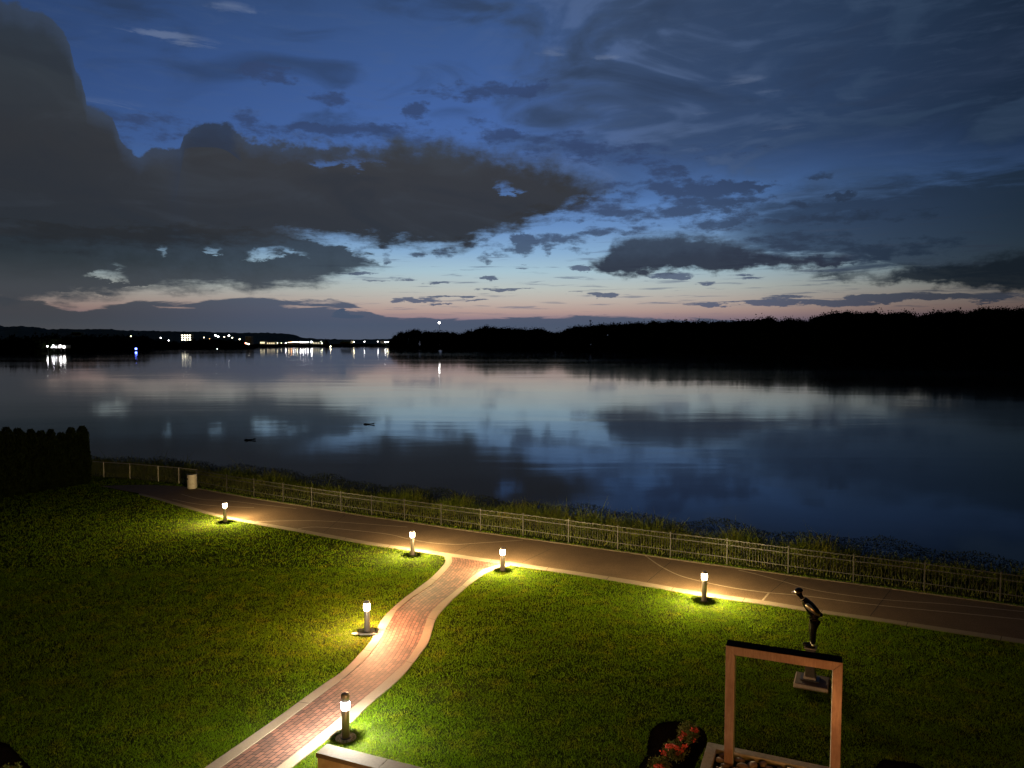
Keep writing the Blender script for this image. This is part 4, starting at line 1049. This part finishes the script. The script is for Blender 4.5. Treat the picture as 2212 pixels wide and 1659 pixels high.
# ------------------------------------------------------------------ far shores
EW = EYE - WATER
def shore(x, Yd, z=WATER):
    d = ray(x, 745); k = Yd / d[1]; return Vector((d[0] * k, Yd, z))
def zat(x, y, Yd):
    d = ray(x, y); return EYE + d[2] / d[1] * Yd
M_wood = leaf_mat('far_wood_leaf', (0.010, 0.015, 0.006), (0.022, 0.030, 0.012), scale=0.05)
M_land = mat_new('far_land', rough=1.0, spec=0.0, build=noisy((0.006, 0.008, 0.004), (0.012, 0.014, 0.007), 0.05, bs=0.2))
rs = np.random.RandomState(5)
def crowns(cent, R, Hc, nleaf, size):
    """leaf clumps around many crown centres"""
    out = []
    for c, r_, h_ in zip(cent, R, Hc):
        k = rs.normal(size=(nleaf, 3)); k /= np.linalg.norm(k, axis=1)[:, None]
        lob = 1 + 0.28 * np.sin(k[:, 0] * 5 + c[0]) * np.sin(k[:, 2] * 4 + c[1]) + 0.15 * rs.normal(size=nleaf)
        out.append(np.array(c) + k * (lob * (0.55 + 0.45 * rs.uniform(0, 1, nleaf) ** 0.4))[:, None] * np.array([r_, r_, h_]))
    P = np.concatenate(out); return leaf_cloud(P, size, rs, 0.1, 0.8)
def solid_crowns(cent, R, Hc):
    V, F = [], []
    bm = bmesh.new(); bmesh.ops.create_icosphere(bm, subdivisions=1, radius=1)
    bv = np.array([v.co[:] for v in bm.verts]); bf = [[v.index for v in f.verts] for f in bm.faces]; bm.free()
    tris = bv[np.array(bf)]
    out = [np.array(c) + tris * np.array([r_, r_, h_]) * 0.86 for c, r_, h_ in zip(cent, R, Hc)]
    return np.concatenate(out).reshape(-1, 3, 3)
def wood(name, line, tops, label, n_front, depth, nleaf=70, leafs=2.6, rows_=3, rmin=5, rmax=9):
    """line: (photo x, distance); tops: (photo x, photo y of the skyline)"""
    lx = [p[0] for p in line]; ld = [p[1] for p in line]; tx = [p[0] for p in tops]; ty = [p[1] for p in tops]
    cent, R, Hc = [], [], []
    for row in range(rows_):
        for i in range(n_front):
            x = lx[0] + (lx[-1] - lx[0]) * (i + rs.uniform(0, 1)) / n_front
            Yd = np.interp(x, lx, ld) + row * depth / rows_ + rs.uniform(3, depth / rows_)
            top = zat(x, np.interp(x, tx, ty), Yd) + rs.choice([0.3, -0.5, -1.2, -4.5], p=[.25, .3, .25, .2]) + rs.uniform(-0.8, 0.3) - (1.0 if row else 0.0)
            top += 3.6 * mn.noise(Vector((x * 0.045, row * 5.0, 1.0))) + 2.2 * mn.noise(Vector((x * 0.13, row * 3.0, 7.0)))
            r_ = rs.uniform(rmin, rmax); c = shore(x, Yd)
            if row == 0:                                                   # skirts of growth down to the bank
                for f_ in (0.12, 0.45):
                    cent.append((c.x + rs.uniform(-3, 3), c.y - rs.uniform(0, 6), WATER + (top - WATER) * f_)); R.append(r_ * 1.05); Hc.append((top - WATER) * 0.30)
            hh = min(rs.uniform(5, 9), (top - WATER) * 0.5)
            cent.append((c.x, c.y, top - hh)); R.append(r_); Hc.append(hh)
    o = np_mesh(name, crowns(cent, R, Hc, nleaf, leafs), 4, M_wood)
    tag(o, label, 'woodland', kind='stuff')
    core = np_mesh('inner_foliage', solid_crowns(cent, R, Hc), 3, M_wood, o)
    return o
ISL = [(846, 1190), (870, 1165), (960, 1080), (1100, 970), (1260, 880), (1400, 820), (1500, 775), (1650, 715), (1750, 665), (1900, 640), (2212, 610), (2420, 600)]
ISLT = [(846, 738), (850, 724), (862, 716), (880, 711.5), (940, 713.5), (990, 718), (1020, 714), (1035, 707), (1048, 703.5), (1062, 707), (1100, 707), (1160, 709), (1205, 715), (1240, 705), (1262, 701), (1300, 699), (1340, 696), (1400, 695),
        (1450, 691), (1520, 693), (1600, 690), (1640, 686), (1660, 684), (1700, 688), (1730, 690), (1752, 692), (1762, 682), (1780, 674), (1830, 671), (1860, 674), (1900, 672), (1950, 673), (1985, 680), (2000, 679), (2030, 672), (2060, 668), (2110, 669), (2140, 663), (2170, 665), (2212, 664), (2420, 660)]
wood('island_wood', ISL, ISLT, 'long black mass of riverside woods across the water on the right', 210, 80, 230, 1.35)
# land under the woods
m = MB(); pts = [shore(x, d_ - 4, WATER) for x, d_ in ISL]
vs = [(p.x, p.y, WATER - 1) for p in pts] + [(p.x, p.y + 6, WATER + 1.2) for p in pts] + [(p.x * 1.6 + 100, p.y + 700, WATER + 3) for p in pts]
n = len(pts); m.add(vs, [(i, i + 1, n + i + 1, n + i) for i in range(n - 1)] + [(n + i, n + i + 1, 2 * n + i + 1, 2 * n + i) for i in range(n - 1)])
tag(m.build('far_bank', M_land), kind='structure')
# skyline trees standing clear of the mass
M_wbark = mat_new('far_bark', base=(0.03, 0.025, 0.02), rough=1)
for (x, y, lab) in ((1660, 683, 'twin topped tree standing clear of the wood skyline left of the dip'), (1727, 687, 'small tree crown poking up in the dip of the wood skyline'),
                    (2032, 671, 'crown standing just right of the notch in the far right skyline'), (2008, 676, 'small crown inside the notch of the far right skyline'),
                    (1048, 702, 'humped crown rising above the low middle of the far wood')):
    Yd = np.interp(x, [p[0] for p in ISL], [p[1] for p in ISL]) + 14
    c = shore(x, Yd); top = zat(x, y, Yd); H_ = top - WATER
    r = empty('distant_tree', c); tag(r, lab, 'tree', 'trees rising above the far wood')
    MB().rod((0, 0, 0), (0.5, 0, H_ * .7), 0.5, 8, 0.25).build('trunk', M_wbark, r)
    cs = [(rs.uniform(-2.5, 2.5), rs.uniform(-2, 2), H_ - 4 - 3.0 * k) for k in range(3)]
    np_mesh('crown', crowns(cs, [3.2, 4.2, 4.8], [3.6, 3.5, 4], 130, 1.5), 4, M_wood, r)

# left bank: nearer dark woods, low spit in front of the town
LB1 = [(-250, 720), (0, 735), (70, 750), (100, 760), (159, 800), (223, 930), (290, 980), (347, 1180), (430, 1230), (521, 1240)]
LB1T = [(-250, 731), (0, 730), (50, 726.5), (124, 724.8), (223, 724.5), (285, 724.5), (300, 723), (318, 726), (335, 733), (365, 735), (384, 737.5), (400, 737), (422, 730.5), (445, 733), (471, 731), (500, 732), (521, 735), (530, 742)]
wood('left_bank_wood', LB1, LB1T, 'low black woods on the far left bank below the town lights', 150, 110, 60, 2.6, 2, 4, 7)
LB2 = [(524, 1260), (560, 1450), (632, 1620), (712, 1640), (790, 1700), (870, 1730)]
LB2T = [(524, 737), (540, 744), (560, 744), (632, 746), (712, 746), (770, 743.5), (830, 743), (870, 742)]
wood('spit_wood', LB2, LB2T, 'thin dark scrub line along the far shore under the town lights', 90, 20, 40, 1.6, 1, 3, 6)
for nm_, LL, dd in (('far_bank', LB1, 900), ('far_bank', LB2, 2600)):
    m = MB(); pts = [shore(x, d_ - 3, WATER) for x, d_ in LL]; n = len(pts)
    vs = [(p.x, p.y, WATER - 1) for p in pts] + [(p.x, p.y + 5, WATER + 1.0) for p in pts] + [(p.x * (1 + dd / p.y), p.y + dd, WATER + 2.5) for p in pts]
    m.add(vs, [(i, i + 1, n + i + 1, n + i) for i in range(n - 1)] + [(n + i, n + i + 1, 2 * n + i + 1, 2 * n + i) for i in range(n - 1)])
    tag(m.build(nm_, M_land), kind='structure')
# bluffs behind the town
M_hill = mat_new('hazed_wooded_bluff', rough=1.0, spec=0.0, build=noisy((0.17, 0.20, 0.21), (0.23, 0.255, 0.25), 0.012, bs=0.4, bd=4.0))  # distance haze is mixed into this pale bluff colour
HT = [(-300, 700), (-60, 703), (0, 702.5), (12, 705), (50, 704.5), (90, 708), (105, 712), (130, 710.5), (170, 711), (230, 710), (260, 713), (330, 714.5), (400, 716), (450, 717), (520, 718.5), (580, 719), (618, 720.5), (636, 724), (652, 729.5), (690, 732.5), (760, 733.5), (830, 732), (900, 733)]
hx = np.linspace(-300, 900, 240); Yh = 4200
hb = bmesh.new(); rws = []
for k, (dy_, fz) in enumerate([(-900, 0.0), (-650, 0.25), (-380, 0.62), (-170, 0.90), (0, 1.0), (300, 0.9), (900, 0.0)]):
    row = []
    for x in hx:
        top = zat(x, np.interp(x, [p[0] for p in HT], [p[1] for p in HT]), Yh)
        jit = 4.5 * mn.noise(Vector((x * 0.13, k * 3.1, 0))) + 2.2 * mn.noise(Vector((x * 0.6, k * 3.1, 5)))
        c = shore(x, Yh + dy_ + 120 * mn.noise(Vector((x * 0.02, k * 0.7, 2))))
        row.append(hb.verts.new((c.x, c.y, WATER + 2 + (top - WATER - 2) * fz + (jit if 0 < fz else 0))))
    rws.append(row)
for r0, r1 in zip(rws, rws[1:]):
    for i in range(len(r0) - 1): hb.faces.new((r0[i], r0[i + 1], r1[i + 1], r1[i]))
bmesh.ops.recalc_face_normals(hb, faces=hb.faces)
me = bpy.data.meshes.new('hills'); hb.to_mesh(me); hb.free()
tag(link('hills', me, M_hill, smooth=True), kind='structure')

# ------------------------------------------------------------------ the town: lamps, lit buildings, mast, boats
M_pole = mat_new('lamp_pole', base=(0.12, 0.12, 0.12), rough=0.6)
EM = {}
def em(c, s):
    k = (c, s)
    if k not in EM: EM[k] = emit_mat('town_light', c, s)
    return EM[k]
W_, Y_, O_, B_ = (1.0, 0.97, 0.95), (1.0, 0.86, 0.52), (1.0, 0.45, 0.16), (0.10, 0.16, 1.0)
def town_lamp(x, y, Yd, r_, col_, s, lab, ground=None, name='street_lamp', cat='street lamp', grp='lamps of the town across the river'):
    z = zat(x, y, Yd); c = shore(x, Yd, 0); gz = WATER + 1.5 if ground is None else ground
    if z < gz + 1.5: gz = z - 3
    r = empty(name, (c.x, c.y, gz)); tag(r, lab, cat, grp); h = z - gz
    MB().rod((0, 0.6, 0), (0, 0.6, h), 0.22, 6, 0.14).build('pole', M_pole, r)
    m = MB(); bm = bmesh.new(); bmesh.ops.create_icosphere(bm, subdivisions=1, radius=r_)
    bmesh.ops.scale(bm, vec=(1.15, 0.6, 0.8), verts=bm.verts); bmesh.ops.translate(bm, vec=(0, -0.3, h), verts=bm.verts); m.bm(bm)
    m.build('lamp', em(col_, s), r)
DT = 1720
row = [(599.5, 741, 1.2, Y_, 60, 'small yellowish lamp at the left end of the waterfront lamp row'), (608, 741, 0.9, Y_, 60, 'dim yellow lamp second in the waterfront lamp row'),
       (617.7, 740.8, 1.6, W_, 90, 'white lamp left of the dense waterfront row'), (624, 739.6, 1.3, Y_, 70, 'yellow tinted lamp starting the dense waterfront row'),
       (629, 739.2, 1.5, O_, 70, 'orange tinted lamp in the dense waterfront row'), (633.5, 739.2, 1.4, W_, 80, 'white lamp next right of the orange tinted waterfront lamp'),
       (637.5, 739.2, 1.3, W_, 70, 'third white lamp of the dense waterfront row'), (642, 739.2, 1.5, Y_, 80, 'cream lamp at the middle of the dense waterfront row'),
       (649, 739.4, 1.8, W_, 95, 'white lamp opening the brighter right half of the waterfront row'), (654.5, 739.4, 1.8, W_, 95, 'second bright lamp of the right half of the waterfront row'),
       (659.7, 739.4, 1.8, W_, 95, 'third bright lamp of the right half of the waterfront row'), (665, 739.4, 1.9, W_, 95, 'bright lamp just left of the brightest waterfront lamp'),
       (673.2, 738.8, 2.7, W_, 110, 'brightest white lamp ending the waterfront row'), (693, 738.5, 2.2, W_, 90, 'white lamp left of the grey gravel pile'),
       (695.5, 741.5, 1.5, Y_, 70, 'yellow lamp low beside the gravel pile'), (764.5, 738.6, 2.0, Y_, 60, 'single lamp just right of the white shed'),
       (787.3, 738.0, 1.7, W_, 60, 'single lamp between the white shed and the island wood'), (816.5, 737.8, 1.6, W_, 60, 'white lamp left of the cluster at the island tip'),
       (832.6, 739, 1.9, W_, 80, 'left lamp of the cluster at the island tip'), (837.5, 738.8, 2.0, Y_, 80, 'middle lamp of the cluster at the island tip'),
       (843.0, 737.8, 1.5, W_, 80, 'right lamp of the cluster at the island tip')]
for x, y, r_, c_, s, lab in row: town_lamp(x, y, DT, r_ * 0.72, c_, s * 0.30, lab)
hill = [(348, 729.6, 2.2, W_, 60, 'white lamp above the left bank woods'), (364.6, 735.6, 1.7, W_, 50, 'lower lamp showing through the left bank woods'), (283.5, 726.2, 1.7, Y_, 25, 'faint yellow lamp above the dark left woods'),
        (441, 729, 1.8, Y_, 25, 'dim yellow lamp right of the lit tall building'), (453, 731.8, 0.9, O_, 25, 'tiny orange lamp right of the lit tall building'), (466, 724.5, 2.5, W_, 60, 'left of the two close lamps high in the town'),
        (472, 727.0, 2.2, W_, 60, 'right of the two close lamps high in the town'), (485, 727.5, 1.6, Y_, 40, 'small lamp between the high lamps of the town'), (495, 725.2, 2.4, W_, 60, 'bright lamp high in the town before the grain tower'),
        (502, 729.5, 1.6, Y_, 40, 'yellow lamp just left of the grain tower'), (518, 733, 1.9, Y_, 50, 'low yellow lamp left of the grain tower'), (418, 737.6, 2.0, Y_, 45, 'lamp at the right foot of the lit tall building')]
for x, y, r_, c_, s, lab in hill: town_lamp(x, y, 2000, r_ * 0.8, c_, s * 0.5, lab, ground=zat(x, y, 2000) - 9)
town_lamp(534.4, 744.4, 1420, 3.6, (1.0, 0.90, 0.75), 30, 'very bright lamp low at the water under the grain tower', ground=WATER + 0.3, name='dock_lamp', cat='lamp')
town_lamp(530.5, 741.2, 1435, 1.0, (1.0, 0.25, 0.12), 60, 'small red light beside the very bright dock lamp', ground=WATER + 0.3, name='dock_lamp', cat='lamp')
town_lamp(469, 754, 1230, 0.8, W_, 60, 'small white light low on the left shore below the town', ground=WATER + 0.3, name='dock_lamp', cat='lamp')
town_lamp(351, 754.5, 1190, 0.8, W_, 60, 'small light at the left shore right of the blue light', ground=WATER + 0.3, name='dock_lamp', cat='lamp')

def building(x0, x1, ytop, ybase, Yd, wall, roofh, lab, name='building', lit=None, win=0, wcol=None, ws=20, gable=False, cat='building', depth=16):
    a, b = shore(x0, Yd, 0), shore(x1, Yd, 0); w_ = b.x - a.x; zt, zb = zat((x0 + x1) / 2, ytop, Yd), zat((x0 + x1) / 2, ybase, Yd)
    r = empty(name, ((a.x + b.x) / 2, Yd, zb)); tag(r, lab, cat); h = zt - zb
    hb_ = h - roofh
    MB().box((0, depth / 2, hb_ / 2), (w_, depth, hb_)).build('wall', wall, r)
    rfm = M_bdd if wall is M_bdd else M_roofw
    if gable:
        m = MB(); m.add([(-w_ / 2 - .4, -0.4, hb_), (w_ / 2 + .4, -0.4, hb_), (w_ / 2 + .4, depth + .4, hb_), (-w_ / 2 - .4, depth + .4, hb_), (-w_ / 2 - .4 + gable, depth / 2, h), (w_ / 2 + .4, depth / 2, h)],
              [(0, 1, 5, 4), (2, 3, 4, 5), (0, 4, 3), (1, 2, 5), (3, 2, 1, 0)]); m.build('roof', M_roofw, r)
    else: MB().box((0, depth / 2, hb_ + roofh / 2), (w_ + 0.6, depth + 0.6, roofh)).build('roof', rfm, r)
    cols = max(1, int(win)); rows_ = max(1, int(h / 5.5)) if win > 2 else 1
    for i in range(cols):
        for j in range(rows_):
            if win: MB().box((-w_ / 2 + w_ * (i + 0.5) / cols, -0.12, hb_ * (j + 0.55) / rows_), (w_ / cols * 0.55, 0.2, hb_ / rows_ * 0.5)).build('window', em(wcol or Y_, ws), r)
    return r
M_roofw = mat_new('pale_roof', rough=0.6, build=noisy((0.5, 0.5, 0.46), (0.42, 0.42, 0.4), 0.3, bs=0.05))
M_bw = mat_new('pale_wall', rough=0.7, build=noisy((0.55, 0.52, 0.44), (0.45, 0.42, 0.36), 0.3, bs=0.05))
M_bdd = mat_new('dark_wall', base=(0.03, 0.03, 0.03), rough=0.9)
M_bd = mat_new('dull_wall', rough=0.8, build=noisy((0.14, 0.13, 0.12), (0.20, 0.18, 0.16), 0.3, bs=0.05))
building(391.5, 413.5, 721.5, 736.5, 2050, M_bw, 1.2, 'brightly lit tall pale building rising above the left bank woods', win=4, wcol=(1.0, 0.92, 0.68), ws=7)
building(156.5, 175, 718.4, 724.5, 1500, M_bw, 2.0, 'small pale building high on the left woods skyline', win=0, depth=12)
building(530, 543, 727, 744.5, 1500, M_bd, 1.0, 'dark grain tower above the very bright dock lamp', name='grain_tower', win=0, cat='tower', depth=14)
building(562, 572, 736.0, 744.5, 1700, M_bw, 1.0, 'cream lit low building right of the grain tower', win=4, wcol=Y_, ws=2.2)
building(576, 594, 738.0, 744.6, 1690, M_bw, 1.0, 'long low building with glowing yellow front left of the lamp row', win=4, wcol=(1.0, 0.82, 0.5), ws=1.6)
building(600, 672, 741.0, 745.5, 1790, M_bdd, 0.8, 'long dark warehouse behind the waterfront lamp row', name='warehouse', win=0)
building(675, 691, 737.8, 744.2, 1700, M_bw, 0.8, 'bright yellowish shed right of the brightest waterfront lamp', name='shed', win=3, wcol=(1.0, 0.88, 0.6), ws=1.2)
building(735, 757.5, 733.4, 742.8, 1700, M_bw, 6.0, 'white shed with a large sloping roof near the island tip', name='shed', win=0, gable=5.0, depth=22)
building(822, 829, 736.5, 742, 1740, M_bw, 0.8, 'small pale shed left of the lamp cluster at the island tip', name='shed')
# gravel pile with conveyor
c = shore(705, 1700, WATER + 2)
r = empty('gravel_pile', c); tag(r, 'grey pointed gravel pile with a slanting conveyor on the far shore', 'gravel pile')
hp_ = zat(705, 733.5, 1700) - WATER - 2
MB().lathe([(9.5, 0), (5.0, hp_ * 0.5), (0.4, hp_)], 18).build('pile', M_bd, r)
MB().bar((10, -2, 0.5), (-2, -1, hp_ + 2.5), 1.0, 1.0).build('conveyor', M_pole, r)
# lit riverside house at the left with floodlights
building(108, 141, 745.5, 752.5, 770, M_bw, 1.2, 'white lit riverside house on the left bank', name='house', win=4, wcol=(0.95, 0.93, 1.0), ws=5, depth=9)
for x, y, r_, c_, s, lab in ((72, 750, 0.75, (0.9, 1.0, 0.6), 50, 'greenish lamp at the left end of the riverside house lights'), (87, 748.6, 0.65, (0.85, 1.0, 0.5), 35, 'dim green lamp left of the riverside house'),
                             (102.5, 748, 1.1, W_, 55, 'white lamp just left of the riverside house'), (115.5, 747, 1.25, (0.92, 0.92, 1.0), 60, 'bluish white lamp on the roof edge of the riverside house'),
                             (131, 747.2, 1.5, W_, 60, 'large white lamp on the right half of the riverside house'), (139, 749.5, 1.6, W_, 60, 'brightest lamp at the right corner of the riverside house')):
    town_lamp(x, y, 762, r_ * 0.75, c_, s * 0.4, lab, ground=WATER + 1, name='flood_lamp', cat='lamp', grp='lamps of the riverside house')
town_lamp(2.5, 737.2, 800, 0.7, W_, 30, 'small white lamp in the woods at the left photo edge', ground=WATER + 1)
# blue-lit boat
c = shore(294, 960, WATER); r = empty('boat', c); tag(r, 'small boat with a vivid blue light moored at the left bank', 'boat')
bm = bmesh.new(); bmesh.ops.create_cube(bm, size=1)
for v in bm.verts: v.co = Vector((v.co.x * (7.0 if v.co.z > 0 else 5.4), v.co.y * (2.4 if v.co.z > 0 else 1.6) * (0.35 if v.co.x > 0 else 1), 0.35 + v.co.z * 0.9))
m = MB(); m.bm(bm); m.build('hull', M_bw, r)
MB().box((-0.6, 0, 1.4), (2.6, 1.7, 1.2), bev=0.1).build('cabin', M_bd, r)
m = MB(); bm = bmesh.new(); bmesh.ops.create_icosphere(bm, subdivisions=2, radius=1.35); bmesh.ops.scale(bm, vec=(1.1, 0.7, 0.95), verts=bm.verts); bmesh.ops.translate(bm, vec=(0, -0.6, 2.6), verts=bm.verts); m.bm(bm)
m.build('blue_lamp', em(B_, 14), r)
# buoy light on the river
c = shore(714, 1450, WATER); r = empty('channel_buoy', c); tag(r, 'small lit channel buoy on the river before the gravel pile', 'buoy')
MB().lathe([(0.8, 0.0), (0.8, 0.9), (0.25, 1.1), (0.2, 2.2)], 12).build('float', M_bd, r)
m = MB(); bm = bmesh.new(); bmesh.ops.create_icosphere(bm, subdivisions=1, radius=0.8); bmesh.ops.translate(bm, vec=(0, 0, 2.6), verts=bm.verts); m.bm(bm); m.build('lamp', em(Y_, 40), r)
# masts
def mast(x, ytop, ybase, Yd, lab, lamp=None, wd_=1.0):
    c = shore(x, Yd, 0); zb = zat(x, ybase, Yd); zt = zat(x, ytop, Yd); r = empty('radio_mast', (c.x, Yd, zb - 20)); tag(r, lab, 'mast')
    h = zt - zb + 20; m = MB()
    for a in (0, 2.09, 4.19): m.rod((wd_ * math.cos(a), wd_ * math.sin(a), 0), (wd_ * .5 * math.cos(a), wd_ * .5 * math.sin(a), h), 0.22 * wd_, 5)
    k = 0
    while k * 3 < h - 3:
        for a in (0, 2.09, 4.19): m.rod((wd_ * .9 * math.cos(a), wd_ * .9 * math.sin(a), k * 3), (wd_ * .8 * math.cos(a + 2.09), wd_ * .8 * math.sin(a + 2.09), k * 3 + 3), 0.1 * wd_, 4)
        k += 1
    m.build('lattice', M_pole, r)
    if lamp:
        m = MB(); bm = bmesh.new(); bmesh.ops.create_icosphere(bm, subdivisions=2, radius=lamp[1]); bmesh.ops.translate(bm, vec=(0, -1, h + lamp[1] * .6), verts=bm.verts); m.bm(bm); m.build('beacon', em(lamp[0], lamp[2]), r)
    else:
        m = MB()
        for s in (-1, 1): m.box((s * 1.3 * wd_, 0, h - 1.2), (0.6, 0.5, 2.6))
        m.bar((-1.5 * wd_, 0, h - 1), (1.5 * wd_, 0, h - 1), 0.25, 0.25); m.build('antenna', M_pole, r)
mast(949, 698.5, 714, 2400, 'thin mast with a bright white beacon above the island wood', (W_, 3.4, 25), 1.0)
mast(1275, 691, 704, 1000, 'dark antenna mast rising behind the middle of the wood', None, 0.7)
mast(618, 728.5, 741, 1800, 'thin dim mast standing behind the waterfront lamp row', None, 0.5)
